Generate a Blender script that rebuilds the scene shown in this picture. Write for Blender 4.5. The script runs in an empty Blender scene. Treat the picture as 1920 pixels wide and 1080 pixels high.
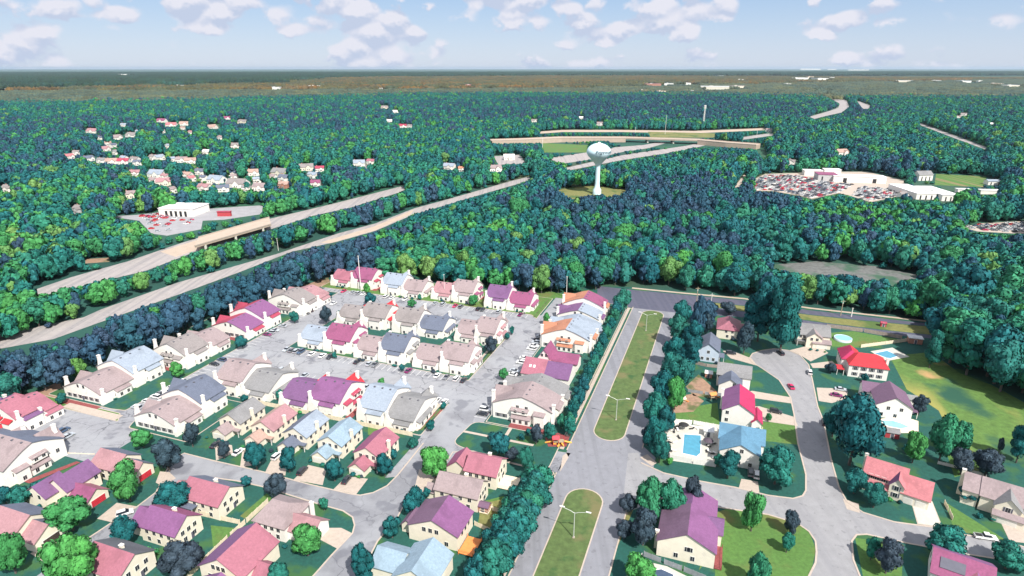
import bpy, math, random
from math import sin, cos, tan, atan, radians, pi, hypot, sqrt
import numpy as np
from mathutils import Vector, Matrix, noise
random.seed(7)
# ---------------------------------------------------------------- camera
F=1158.; P=atan(413/F); H=130.; T=atan(435/hypot(F,413))
sc=bpy.context.scene; COL=sc.collection
cd=bpy.data.cameras.new('camera'); cam=bpy.data.objects.new('camera',cd); COL.objects.link(cam)
cd.sensor_width=36; cd.lens=36*F/1920; cd.clip_start=1; cd.clip_end=200000
cam.location=(0,0,H); cam.rotation_euler=(pi/2-P,0,0); sc.camera=cam
# ---------------------------------------------------------------- light
SUN_EL=radians(50); SX,SY=3.2,-5.9                       # horizontal direction towards the sun
w=bpy.data.worlds.new('World'); sc.world=w; w.use_nodes=True
nt=w.node_tree; N=nt.nodes; LK=nt.links
bg=N['Background']; sky=N.new('ShaderNodeTexSky'); sky.sky_type='NISHITA'; sky.sun_disc=False
sky.sun_elevation=SUN_EL; sky.sun_rotation=math.atan2(SX,SY); sky.altitude=200; sky.air_density=1.0; sky.dust_density=0.6; sky.ozone_density=1.6
bg.inputs['Strength'].default_value=0.115
def wn(t,**k):
    n=N.new(t)
    for a,b in k.items(): setattr(n,a,b)
    return n
def mth(op,a,b=None,c=None):
    n=wn('ShaderNodeMath',operation=op)
    for i,v in enumerate((a,b,c)):
        if v is None: continue
        if isinstance(v,(int,float)): n.inputs[i].default_value=v
        else: LK.new(v,n.inputs[i])
    return n.outputs[0]
tc=wn('ShaderNodeTexCoord'); sp=wn('ShaderNodeSeparateXYZ'); LK.new(tc.outputs['Generated'],sp.inputs[0])
azm=mth('ARCTAN2',sp.outputs[0],sp.outputs[1]); el=mth('ARCSINE',sp.outputs[2])
def cloudfield(off,scx,scy,scale,det,rough,dist=0.0):
    cx=wn('ShaderNodeCombineXYZ')
    LK.new(mth('MULTIPLY',azm,scx),cx.inputs[0]); LK.new(mth('MULTIPLY',mth('ADD',el,off),scy),cx.inputs[1])
    cx.inputs[2].default_value=3.7
    nn=wn('ShaderNodeTexNoise'); nn.inputs['Scale'].default_value=scale; nn.inputs['Detail'].default_value=det; nn.inputs['Roughness'].default_value=rough
    nn.inputs['Distortion'].default_value=dist
    LK.new(cx.outputs[0],nn.inputs['Vector']); return nn.outputs['Fac']
base=cloudfield(0,1.0,2.4,6.5,2.5,0.5,0.1); n1=cloudfield(0,1.0,1.25,34,7,0.6,0.0); n2=cloudfield(0.006,1.0,1.25,34,7,0.6,0.0)
def puff(off,scale):
    cx=wn('ShaderNodeCombineXYZ'); LK.new(mth('ADD',azm,mth('MULTIPLY',n1,.05)),cx.inputs[0]); LK.new(mth('MULTIPLY',mth('ADD',mth('ADD',el,off),mth('MULTIPLY',n1,.03)),1.7),cx.inputs[1]); cx.inputs[2].default_value=1.3
    v=wn('ShaderNodeTexVoronoi'); v.feature='SMOOTH_F1'; v.inputs['Scale'].default_value=scale; v.inputs['Smoothness'].default_value=.35; LK.new(cx.outputs[0],v.inputs['Vector']); return v.outputs['Distance']
p1=puff(0,22); p2=puff(.009,22)
cov=mth('ADD',base,mth('MULTIPLY',mth('SUBTRACT',n1,.5),.30)); cov=mth('SUBTRACT',cov,mth('MULTIPLY',p1,.30))
cov=mth('ADD',cov,mth('MULTIPLY',el,.75))
mr=wn('ShaderNodeMapRange'); mr.interpolation_type='SMOOTHSTEP'; LK.new(cov,mr.inputs[0]); mr.inputs[1].default_value=0.35; mr.inputs[2].default_value=0.43
up=mth('ADD',mth('MULTIPLY',mth('SUBTRACT',p2,p1),1.1),mth('MULTIPLY',mth('SUBTRACT',n1,n2),.55))
shd=wn('ShaderNodeMapRange'); LK.new(up,shd.inputs[0]); shd.inputs[1].default_value=-0.16; shd.inputs[2].default_value=0.16
ccol=wn('ShaderNodeMix',data_type='RGBA'); LK.new(shd.outputs[0],ccol.inputs[0])
ccol.inputs['A'].default_value=(3.25,3.7,4.7,1); ccol.inputs['B'].default_value=(4.7,4.75,5.3,1)
hz=wn('ShaderNodeMapRange'); LK.new(el,hz.inputs[0]); hz.inputs[1].default_value=0.0; hz.inputs[2].default_value=0.11
acol=wn('ShaderNodeMix',data_type='RGBA'); LK.new(hz.outputs[0],acol.inputs[0]); acol.inputs['A'].default_value=(3.5,4.0,5.0,1); acol.inputs['B'].default_value=(1.9,2.9,4.5,1)
air=wn('ShaderNodeMix',data_type='RGBA'); air.inputs[0].default_value=.82; LK.new(sky.outputs[0],air.inputs['A']); LK.new(acol.outputs['Result'],air.inputs['B'])
mx=wn('ShaderNodeMix',data_type='RGBA'); LK.new(mr.outputs[0],mx.inputs[0]); LK.new(air.outputs['Result'],mx.inputs['A']); LK.new(ccol.outputs['Result'],mx.inputs['B'])
LK.new(mx.outputs['Result'],bg.inputs['Color'])
sd=bpy.data.lights.new('sun','SUN'); sd.energy=4.7; sd.angle=radians(0.53); sd.color=(1,0.95,0.88)
so=bpy.data.objects.new('sun',sd); COL.objects.link(so)
hl=hypot(SX,SY); sv=Vector((SX/hl*cos(SUN_EL),SY/hl*cos(SUN_EL),sin(SUN_EL)))
so.rotation_euler=sv.to_track_quat('Z','Y').to_euler(); so.location=(200,-200,400)
vs=sc.view_settings; vs.view_transform='Standard'; vs.look='None'; vs.gamma=1; vs.exposure=0.58
# ---------------------------------------------------------------- coordinates
sP,cP=sin(P),cos(P); sT,cT=sin(T),cos(T)
def G(px,py,z=0.):
    x=(px-960)/F; y=(540-py)/F
    dy=cP+y*sP; dz=-sP+y*cP; t=(z-H)/dz
    return (x*t,dy*t)
def proj(X,Y,z):
    d=Y*cP-(z-H)*sP; up=Y*sP+(z-H)*cP
    return 960+F*X/d, 540-F*up/d
def W(u,v): return (u*sT+v*cT, u*cT-v*sT)
def UV(X,Y): return (X*sT+Y*cT, X*cT-Y*sT)
def guv(px,py): return UV(*G(px,py))
# ---------------------------------------------------------------- materials
def sl(c):   # sRGB 0-255 -> linear
    return tuple((x/255/12.92 if x/255<=.04045 else ((x/255+.055)/1.055)**2.4) for x in c)
MC={}
def mat(name,col,rough=.8,var=.12,scale=.6,bump=0.,metal=0.,spec=None,obj=False,extra=None):
    if name in MC: return MC[name]
    m=bpy.data.materials.new(name); m.use_nodes=True; t=m.node_tree; n=t.nodes; l=t.links; b=n['Principled BSDF']
    b.inputs['Roughness'].default_value=rough; b.inputs['Metallic'].default_value=metal
    if spec is not None: b.inputs['Specular IOR Level'].default_value=spec
    tcn=n.new('ShaderNodeTexCoord')
    geo=n.new('ShaderNodeNewGeometry')
    vec=tcn.outputs['Object'] if obj else geo.outputs['Position']
    ns=n.new('ShaderNodeTexNoise'); ns.inputs['Scale'].default_value=scale; ns.inputs['Detail'].default_value=6; ns.inputs['Roughness'].default_value=.65
    l.new(vec,ns.inputs['Vector'])
    r=n.new('ShaderNodeMapRange'); l.new(ns.outputs['Fac'],r.inputs[0]); r.inputs[1].default_value=.3; r.inputs[2].default_value=.7
    r.inputs[3].default_value=1-var; r.inputs[4].default_value=1+var
    mm=n.new('ShaderNodeVectorMath'); mm.operation='SCALE'; mm.inputs[0].default_value=col[:3]; l.new(r.outputs[0],mm.inputs['Scale'])
    out=mm.outputs[0]
    if extra: out=extra(t,vec,out)
    l.new(out,b.inputs['Base Color'])
    if bump:
        bn=n.new('ShaderNodeBump'); bn.inputs['Strength'].default_value=bump; bn.inputs['Distance'].default_value=.1
        n2=n.new('ShaderNodeTexNoise'); n2.inputs['Scale'].default_value=scale*6; n2.inputs['Detail'].default_value=4; l.new(vec,n2.inputs['Vector'])
        l.new(n2.outputs['Fac'],bn.inputs['Height']); l.new(bn.outputs[0],b.inputs['Normal'])
    MC[name]=m; return m
def blend(t,vec,a,colb,scale,lo,hi,det=5,dist=0.,amount=1.,sx=1.,sy=1.,rot=0.):
    n=t.nodes; l=t.links
    if (sx,sy,rot)!=(1.,1.,0.):
        mp=n.new('ShaderNodeMapping'); mp.inputs['Scale'].default_value=(sx,sy,1); mp.inputs['Rotation'].default_value=(0,0,rot); l.new(vec,mp.inputs[0]); vec=mp.outputs[0]
    ns=n.new('ShaderNodeTexNoise'); ns.inputs['Scale'].default_value=scale; ns.inputs['Detail'].default_value=det; ns.inputs['Distortion'].default_value=dist
    l.new(vec,ns.inputs['Vector'])
    r=n.new('ShaderNodeMapRange'); r.interpolation_type='SMOOTHSTEP'; l.new(ns.outputs['Fac'],r.inputs[0]); r.inputs[1].default_value=lo; r.inputs[2].default_value=hi; r.inputs[4].default_value=amount
    m=n.new('ShaderNodeMix'); m.data_type='RGBA'; l.new(r.outputs[0],m.inputs[0]); l.new(a,m.inputs['A']); m.inputs['B'].default_value=(*colb,1)
    return m.outputs['Result']
def cracks(sc1,wid,strength,rot=0):
    def f(t,vec,a):
        n=t.nodes; l=t.links
        nz=n.new('ShaderNodeTexNoise'); nz.inputs['Scale'].default_value=.25; nz.inputs['Detail'].default_value=4; l.new(vec,nz.inputs['Vector'])
        ad=n.new('ShaderNodeVectorMath'); ad.operation='MULTIPLY_ADD'; l.new(nz.outputs['Color'],ad.inputs[0]); ad.inputs[1].default_value=(5,5,5); l.new(vec,ad.inputs[2])
        v=n.new('ShaderNodeTexVoronoi'); v.feature='DISTANCE_TO_EDGE'; v.inputs['Scale'].default_value=sc1; l.new(ad.outputs[0],v.inputs['Vector'])
        r=n.new('ShaderNodeMapRange'); l.new(v.outputs['Distance'],r.inputs[0]); r.inputs[1].default_value=0; r.inputs[2].default_value=wid; r.inputs[3].default_value=strength; r.inputs[4].default_value=0
        m=n.new('ShaderNodeMix'); m.data_type='RGBA'; l.new(r.outputs[0],m.inputs[0]); l.new(a,m.inputs['A']); m.inputs['B'].default_value=(.05,.055,.07,1)
        o=blend(t,vec,m.outputs['Result'],(.30,.31,.33),.06,.45,.6,4,0,.7)
        return blend(t,vec,o,(.12,.125,.15),.11,.58,.66,3,0,.6)
    return f
def laneways(rot,col,amount=.8):
    def f(t,vec,a):
        o=blend(t,vec,a,col,.35,.45,.62,5,0,amount,1,.02,rot)
        return blend(t,vec,o,(.10,.10,.115),.5,.6,.68,4,0,.35)
    return f
ASPH=mat('lot_asphalt',(.25,.255,.275),.9,.12,.5,.15,extra=cracks(.085,.020,.8))
STREET=mat('street_asphalt',(.20,.205,.225),.9,.12,.35,.15,extra=cracks(.07,.014,.55))
BLVD=mat('boulevard_asphalt',(.215,.22,.245),.9,.10,.35,.1,extra=laneways(T,(.17,.175,.195),.7))
DARKAS=mat('new_asphalt',(.075,.078,.115),.85,.12,.4,.1,extra=laneways(T+pi/2,(.10,.10,.14),.6))
HWY=mat('highway_concrete',(.34,.31,.30),.9,.10,.2,.1,extra=laneways(radians(-62),(.25,.235,.24),.8))
HWYTAN=mat('highway_tan',(.43,.345,.275),.9,.10,.2,.1)
CONC=mat('concrete',(.42,.355,.30),.9,.12,.8,.1)
CONCW=mat('pale_concrete',(.50,.48,.42),.9,.08,.8,.1)
KERB=mat('kerb_concrete',(.44,.37,.31),.9,.1,1)
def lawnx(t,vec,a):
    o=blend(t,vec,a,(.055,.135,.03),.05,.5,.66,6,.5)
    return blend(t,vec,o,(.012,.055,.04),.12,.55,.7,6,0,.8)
LAWN=mat('shaded_lawn',(.010,.078,.062),.95,.25,.9,.2,extra=lambda t,v,a: blend(t,v,a,(.035,.11,.035),.11,.50,.64,8))  # dark teal of lawns in shade, put into the base colour
LAWNG=mat('green_lawn',(.075,.165,.035),.95,.25,.9,.2,extra=lambda t,v,a: blend(t,v,a,(.13,.14,.04),.08,.5,.7,6))
MEDIAN=mat('median_grass',(.080,.125,.038),.95,.3,.5,.2,extra=lambda t,v,a: blend(t,v,blend(t,v,a,(.15,.14,.06),.09,.52,.68,6),(.035,.09,.025),.2,.56,.7,6))
DRY=mat('dry_grass',(.17,.17,.055),.95,.25,.5,.2,extra=lambda t,v,a: blend(t,v,a,(.07,.12,.03),.05,.48,.62,6))
MEADOW=mat('meadow_grass',(.085,.165,.035),.95,.3,.4,.2,extra=lambda t,v,a: blend(t,v,blend(t,v,blend(t,v,a,(.34,.29,.08),.018,.47,.60,6,.6,.9,1,.5,T),(.015,.075,.045),.03,.56,.66,6),(.48,.28,.13),.022,.62,.7,6))
MULCH=mat('red_mulch',(.22,.055,.055),.95,.3,1.5,.2)
DIRT=mat('bare_dirt',(.30,.19,.13),.95,.25,.6,.2,extra=lambda t,v,a: blend(t,v,a,(.09,.11,.04),.12,.52,.66,6))
MARK=mat('road_paint',(.75,.75,.72),.7,.05,2)
TANK=mat('tank_paint',(.62,.80,.86),.35,.04,.2)
WHITEM=mat('white_trim',(.74,.72,.68),.6,.05,1)
CREAM=mat('cream_board',(.72,.62,.47),.8,.15,.7)
BROWNF=mat('brown_board',(.33,.27,.24),.85,.25,.7)
GREYF=mat('grey_board',(.25,.27,.29),.85,.2,.7)
POLE=mat('pole_steel',(.52,.55,.50),.5,.06,1,metal=.2)
WOOD=mat('pole_wood',(.36,.30,.20),.9,.2,1)
GLASS=mat('window_glass',(.02,.025,.035),.12,.3,.3)
BLACK=mat('black_rubber',(.02,.02,.022),.8,.1,2)
WATER=mat('pool_water',(.07,.28,.40),.08,.15,.6,.3)
WATERL=mat('pale_pool_water',(.22,.55,.62),.08,.12,.6,.3)
BARK=mat('bark',(.10,.085,.075),.95,.3,2,.3)
REDP=mat('red_paint',(.55,.03,.05),.5,.15,1)
ORANGE=mat('orange_board',(.75,.25,.07),.7,.15,1)
def roofm(name,col):
    k_=.78 if max(col)-min(col)<.16 else .80
    if name=='white': k_=1
    col=tuple(c*k_ for c in col)
    def ex(t,v,a):
        o=blend(t,v,a,tuple(c*.72 for c in col),.16,.5,.66,5,.3,.6)
        return blend(t,v,o,tuple(min(1,c*1.25) for c in col),.9,.58,.7,5,0,.5)
    return mat('roof_'+name,col,.85,.16,1.6,.25,extra=ex)
R={k:roofm(k,c) for k,c in dict(
 mauve=(.36,.285,.29), taupe=(.30,.27,.265), grey=(.27,.27,.275), slate=(.145,.17,.235), paleblue=(.34,.40,.48), skyblue=(.30,.41,.50),
 magenta=(.30,.085,.18), purple=(.20,.095,.22), crimson=(.42,.06,.11), red=(.60,.035,.05), pink=(.40,.15,.20), rose=(.42,.23,.25),
 orange=(.52,.23,.14), peach=(.47,.32,.27), blue=(.12,.27,.40), darkgrey=(.13,.14,.16), plum=(.19,.11,.18), white=(.72,.72,.72), salmon=(.52,.19,.21), berry=(.50,.03,.12), orchid=(.25,.10,.24)).items()}
def wallx(t,v,a): return blend(t,v,a,(.52,.47,.43),.5,.62,.75,6,.4,.35)
WALL={'white':mat('wall_white',(.78,.75,.70),.8,.05,.6,extra=wallx),'cream':mat('wall_cream',(.74,.68,.56),.8,.06,.6,extra=wallx),
 'blue':mat('wall_pale_blue',(.50,.58,.68),.8,.06,.6),'brick':mat('wall_brick',(.42,.20,.15),.85,.2,1.2),'grey':mat('wall_grey',(.45,.45,.45),.8,.08,.8),'red':mat('wall_red',(.42,.05,.06),.8,.1,.8)}
# ---------------------------------------------------------------- mesh helpers
class MB:
    def __init__(s): s.v=[]; s.f=[]; s.mi=[]; s.ms=[]
    def m(s,mt):
        if mt not in s.ms: s.ms.append(mt)
        return s.ms.index(mt)
    def add(s,vs,fs,mt):
        o=len(s.v); s.v+=[tuple(a) for a in vs]; k=s.m(mt)
        for f in fs: s.f.append([i+o for i in f]); s.mi.append(k)
    def box(s,x0,x1,y0,y1,z0,z1,mt,M=None):
        vs=[(x0,y0,z0),(x1,y0,z0),(x1,y1,z0),(x0,y1,z0),(x0,y0,z1),(x1,y0,z1),(x1,y1,z1),(x0,y1,z1)]
        if M is not None: vs=[tuple(M@Vector(a)) for a in vs]
        s.add(vs,[(0,3,2,1),(4,5,6,7),(0,1,5,4),(1,2,6,5),(2,3,7,6),(3,0,4,7)],mt)
    def prism(s,poly,z0,z1,mt,side=None,bottom=False):
        n=len(poly); a=sum(poly[i][0]*poly[(i+1)%n][1]-poly[(i+1)%n][0]*poly[i][1] for i in range(n))
        if a<0: poly=poly[::-1]
        vs=[(x,y,z0) for x,y in poly]+[(x,y,z1) for x,y in poly]
        s.add(vs,[list(range(n,2*n))]+([list(range(n))[::-1]] if bottom else []),mt)
        o=len(s.v)-2*n; k=s.m(side or mt)
        if z1-z0>.02:
            for i in range(n): s.f.append([o+i,o+(i+1)%n,o+n+(i+1)%n,o+n+i]); s.mi.append(k)
    def tube(s,pts,rad,mt,n=8):
        pts=[Vector(p) for p in pts]
        if not hasattr(rad,'__len__'): rad=[rad]*len(pts)
        vs=[];fs=[]
        for i,p in enumerate(pts):
            d=(pts[min(i+1,len(pts)-1)]-pts[max(i-1,0)]).normalized()
            a=d.orthogonal().normalized() if abs(d.z)<.9 else Vector((1,0,0)); a=(a-d*a.dot(d)).normalized(); b=d.cross(a)
            for k in range(n): q=2*pi*k/n; vs.append(p+(a*cos(q)+b*sin(q))*rad[i])
        for i in range(len(pts)-1):
            for k in range(n): fs.append((i*n+k,i*n+(k+1)%n,(i+1)*n+(k+1)%n,(i+1)*n+k))
        fs.append(list(range(n))[::-1]); fs.append(list(range((len(pts)-1)*n,len(pts)*n)))
        s.add(vs,fs,mt)
    def lathe(s,prof,mt,n=32,c=(0,0)):
        vs=[];fs=[]
        for r,z in prof:
            for k in range(n): q=2*pi*k/n; vs.append((c[0]+r*cos(q),c[1]+r*sin(q),z))
        for i in range(len(prof)-1):
            for k in range(n): fs.append((i*n+k,i*n+(k+1)%n,(i+1)*n+(k+1)%n,(i+1)*n+k))
        s.add(vs,fs,mt)
    def mesh(s,name,smooth=False):
        me=bpy.data.meshes.new(name); me.from_pydata(s.v,[],s.f)
        for m in s.ms: me.materials.append(m)
        me.polygons.foreach_set('material_index',s.mi)
        if smooth: me.polygons.foreach_set('use_smooth',[True]*len(s.f))
        me.update(); return me
    def build(s,name,parent=None,smooth=False,loc=None,rz=0):
        o=bpy.data.objects.new(name,s.mesh(name,smooth)); COL.objects.link(o)
        if parent: o.parent=parent
        if loc: o.location=loc
        if rz: o.rotation_euler=(0,0,rz)
        return o
ALLT=[]   # labelled things, for making labels single
def tag(o,label,cat,group=None):
    o['label']=label; o['category']=cat
    if group: o['group']=group
    ALLT.append(o); return o
def empty(name,loc,rz=0):
    o=bpy.data.objects.new(name,None); COL.objects.link(o); o.location=loc; o.rotation_euler=(0,0,rz); o.empty_display_size=.5; return o
def child(name,me,parent,loc=(0,0,0),rz=0,scale=None):
    o=bpy.data.objects.new(name,me); COL.objects.link(o); o.parent=parent; o.location=loc; o.rotation_euler=(0,0,rz)
    if scale: o.scale=scale
    return o
def struct(name,mb): o=mb.build(name); o['kind']='structure'; return o
def pxpoly(pts): return [G(x,y) for x,y in pts]
def uvpoly(pts): return [W(u,v) for u,v in pts]
def sheet(name,poly,z,mt):
    b=MB(); b.prism(poly,z,z,mt); return struct(name,b)
def offs(poly,d):
    n=len(poly); a=sum(poly[i][0]*poly[(i+1)%n][1]-poly[(i+1)%n][0]*poly[i][1] for i in range(n))
    if a<0: poly=poly[::-1]
    out=[]
    for i in range(n):
        p0=Vector(poly[i-1]);p1=Vector(poly[i]);p2=Vector(poly[(i+1)%n])
        e1=(p1-p0).normalized();e2=(p2-p1).normalized(); n1=Vector((-e1.y,e1.x));n2=Vector((-e2.y,e2.x))
        b=(n1+n2); b=b/max(b.length,1e-6); k=d/max(.35,b.dot(n1)); out.append(tuple(p1+b*k))
    return out
def roundc(poly,r,seg=4):
    n=len(poly); out=[]
    for i in range(n):
        p0=Vector(poly[i-1]);p1=Vector(poly[i]);p2=Vector(poly[(i+1)%n])
        a=(p0-p1);b=(p2-p1); rr=min(r,a.length*.48,b.length*.48); a=p1+a.normalized()*rr; b=p1+b.normalized()*rr
        for k in range(seg+1):
            t=k/seg; out.append(tuple(a*(1-t)**2+p1*2*t*(1-t)+b*t*t))
    return out
def yard(poly,mt,r=1.2,h=.13,kw=.35,name='lawn'):
    poly=roundc(poly,r); b=MB(); b.prism(poly,0.0,h,KERB); struct('kerb',b)
    b=MB(); b.prism(offs(poly,kw),h+.012,h+.012,mt); return struct(name,b)
def ribbon(pts,w,z0,z1,mt,name='kerb'):
    b=MB(); P2=[Vector(p) for p in pts]; L=[];Rr=[]
    for i,p in enumerate(P2):
        d=(P2[min(i+1,len(P2)-1)]-P2[max(i-1,0)]).normalized(); nn=Vector((-d.y,d.x))*w/2; L.append(p+nn);Rr.append(p-nn)
    for i in range(len(P2)-1):
        q=[L[i],Rr[i],Rr[i+1],L[i+1]]
        if z1-z0>.02:
            vs=[(a.x,a.y,z) for z in (z0,z1) for a in q]; b.add(vs,[(4,5,6,7),(0,1,5,4),(1,2,6,5),(2,3,7,6),(3,0,4,7)],mt)
        else: b.add([(a.x,a.y,z1) for a in q],[(0,1,2,3)],mt)
    return struct(name,b)
# ---------------------------------------------------------------- ground
def groundx(t,v,a):
    o=blend(t,v,a,(.02,.09,.05),.004,.45,.6,6)
    o=blend(t,v,o,(.07,.08,.035),.0006,.50,.60,8,.3,.75,1,3.)
    return blend(t,v,o,(.24,.24,.17),.0009,.60,.66,8,.3,.5,.6,4.)
GR=mat('woodland_floor',(.012,.070,.055),1,.35,.02,.0,extra=groundx)
b=MB(); S=60000; b.add([(-S,-3000,0),(S,-3000,0),(S,S,0),(-S,S,0)],[(0,1,2,3)],GR); struct('ground',b)
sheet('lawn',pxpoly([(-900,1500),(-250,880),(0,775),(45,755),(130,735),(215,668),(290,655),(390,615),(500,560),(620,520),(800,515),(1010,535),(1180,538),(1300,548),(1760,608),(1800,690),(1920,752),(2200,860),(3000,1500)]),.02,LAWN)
# apartment lot
lot=uvpoly([(100,-214),(130,-198),(172,-198),(176,-176),(176,-99),(120,-96),(120,-86),(150,-81),(345,-81),(345,-98),(306,-98),(306,-236),(320,-250),(130,-262),(110,-262)])
lot=uvpoly([(123,-214),(123,-198),(176.4,-198),(176.4,-98.5),(150,-98.5),(160,-80),(336,-80),(336,-91),(306,-91),(306,-232),(290,-233),(150,-235),(146,-262),(112,-262),(112,-214)])
sheet('parking_lot',lot,.04,ASPH)
# raised yards round the blocks
yard(uvpoly([(305,-236),(305,-96.5),(300,-92),(334,-92),(336,-236)]),LAWNG)
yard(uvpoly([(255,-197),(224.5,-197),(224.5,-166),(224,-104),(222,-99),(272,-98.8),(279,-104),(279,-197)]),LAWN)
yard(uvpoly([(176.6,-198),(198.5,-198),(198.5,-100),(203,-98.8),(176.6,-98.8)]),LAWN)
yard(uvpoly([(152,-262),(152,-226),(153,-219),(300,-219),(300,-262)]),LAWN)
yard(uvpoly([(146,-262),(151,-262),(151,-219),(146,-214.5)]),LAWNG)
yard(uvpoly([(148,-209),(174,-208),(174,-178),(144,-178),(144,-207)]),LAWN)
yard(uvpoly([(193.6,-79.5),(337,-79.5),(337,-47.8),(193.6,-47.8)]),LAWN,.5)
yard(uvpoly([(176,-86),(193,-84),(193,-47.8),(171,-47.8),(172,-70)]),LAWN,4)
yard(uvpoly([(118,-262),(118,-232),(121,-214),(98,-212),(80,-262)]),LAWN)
for u0,v0,u1,v1 in ((227,-100.6,268,-99.6),(180,-100.8,198,-99.8),(302,-94.6,332,-93.4)): sheet('lawn',uvpoly([(u0,v0),(u1,v0),(u1,v1),(u0,v1)]),.16,MEDIAN)
for a,c in ((-101.6,-102.8),): sheet('path',uvpoly([(226,a),(262,a),(262,c),(226,c)]),.165,CONC)
sheet('path',uvpoly([(146,-216.5),(150,-216.5),(150,-246),(146.6,-246)]),.165,CONC)
sheet('path',uvpoly([(179,-101.3),(200,-101.3),(200,-103.8),(179,-103.8)]),.165,CONC)
sheet('path',uvpoly([(184,-85),(185.3,-85),(185.3,-57),(184,-57)]),.172,CONC); sheet('path',uvpoly([(185.4,-68),(193,-68),(193,-69.3),(185.4,-69.3)]),.172,CONC)
# stall markings
def stalls(u0,u1,v0,v1,alongu=True,name='stall_marking'):
    b=MB()
    if alongu:
        v=v0
        while v<=v1: b.prism(uvpoly([(u0,v-.07),(u1,v-.07),(u1,v+.07),(u0,v+.07)]),.055,.055,MARK); v+=2.95
    else:
        u=u0
        while u<=u1: b.prism(uvpoly([(u-.07,v0),(u+.07,v0),(u+.07,v1),(u-.07,v1)]),.055,.055,MARK); u+=2.95
    struct(name,b)
stalls(299.6,304.8,-228,-98); stalls(218.8,224.2,-188,-104); stalls(198.8,204,-192,-104); stalls(279.3,284.6,-190,-104)
stalls(160,292,-218.8,-213.6,False); stalls(196,330,-85.4,-79.8,False)
sheet('patch',uvpoly([(206,-196),(206,-101),(217,-101),(217,-196)]),.05,mat('lane_asphalt',(.28,.285,.30),.9,.12,.4,.1,extra=cracks(.085,.018,.75)))
# residential street (west) and exit road
Wtop=[(794,831),(770,861),(745,892),(726,911),(700,924),(675,929),(655,926),(578,908),(489,884),(400,864),(345,850),(322,862),(293,923),(255,952),(207,982),(157,1015),(90,1065),(0,1130)]
Wbot=[(100,1160),(190,1035),(225,1005),(267,973),(300,935),(340,905),(375,893),(400,896),(444,902),(498,914),(548,930),(593,944),(643,958),(661,970),(665,985),(661,1000),(622,1041),(593,1074),(560,1110)]
sheet('street',pxpoly([(857,745)]+Wtop+Wbot+[(640,1120),(690,1050),(708,1015),(744,972),(756,950),(800,900),(840,862),(849,848),(887,846),(960,868),(1044,887),(1070,850),(967,834),(917,821),(902,816),(880,804),(900,760)]),.042,STREET)
ribbon(pxpoly(Wtop[:-1]),.45,0,.15,KERB); ribbon(pxpoly(Wbot[1:]),.45,0,.15,KERB)
ribbon(pxpoly([(690,1050),(708,1015),(744,972),(756,950),(800,900),(840,862),(849,848),(887,846),(960,868),(1042,890)]),.45,0,.15,KERB)
sheet('street',pxpoly([(1005,846),(1080,850),(1064,893),(1005,874)]),.0405,STREET)
# boulevard
sheet('boulevard',uvpoly([(80,-44.6),(80,-19.5),(165,-19),(170,-14),(192,-14),(198,-19.5),(338,-19.5),(338,-44.6)]),.042,BLVD)
sheet('main_road',pxpoly([(1120,536),(1181,543),(1285,553),(1395,563),(1520,582),(1619,593),(1733,606),(1800,614),(1800,622),(1755,613),(1612,600),(1520,590),(1395,573),(1330,566),(1330,592),(1283,588),(1185,577),(1120,570)]),.05,DARKAS)
sheet('main_road',pxpoly([(1330,575),(1430,590),(1547,606),(1644,618),(1742,628),(1800,635),(1800,642),(1742,634.5),(1693,630),(1550,612.5),(1430,598),(1330,590)]),.05,DARKAS)
sheet('lawn',pxpoly([(1330,567),(1395,574),(1520,591),(1612,601),(1755,614),(1800,622),(1800,635),(1742,627.5),(1644,617),(1547,605),(1430,589),(1330,574)]),.046,DRY)
ribbon(pxpoly([(1185,540),(1285,550),(1395,560),(1520,578),(1619,589),(1745,603)]),2.2,0,.07,HWYTAN,'pavement')
ribbon(pxpoly([(1120,577.5),(1185,578.5)]),.5,0,.15,KERB)
ribbon(uvpoly([(80,-44.8),(172,-44.8)]),.4,0,.15,KERB); ribbon(uvpoly([(186,-44.8),(336,-44.8)]),.4,0,.15,KERB)
ribbon(uvpoly([(80,-46.6),(172,-46.6)]),2.0,0,.10,CONC,'pavement'); ribbon(uvpoly([(186,-46.8),(334,-46.8)]),1.5,0,.10,CONC,'pavement')
ribbon(uvpoly([(80,-19.3),(163,-19)]),.4,0,.15,KERB); ribbon(uvpoly([(196,-19.3),(336,-19.3)]),.4,0,.15,KERB)
def median(u0,u1): 
    r=6.1; pts=[]
    for k in range(13): q=pi*k/12; pts.append((u1-r+r*sin(q),-32.6-r*cos(q)))
    if u0>90:
        for k in range(13): q=pi*k/12; pts.append((u0+r-r*sin(q),-32.6+r*cos(q)))
    else: pts+=[(u0,-26.5),(u0,-38.7)]
    yard(uvpoly(pts),MEDIAN,.3,.14,.4)
u_a=guv(1105,918)[0]; u_b=guv(1152,829)[0]
median(80,u_a); median(u_b,334)
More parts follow.
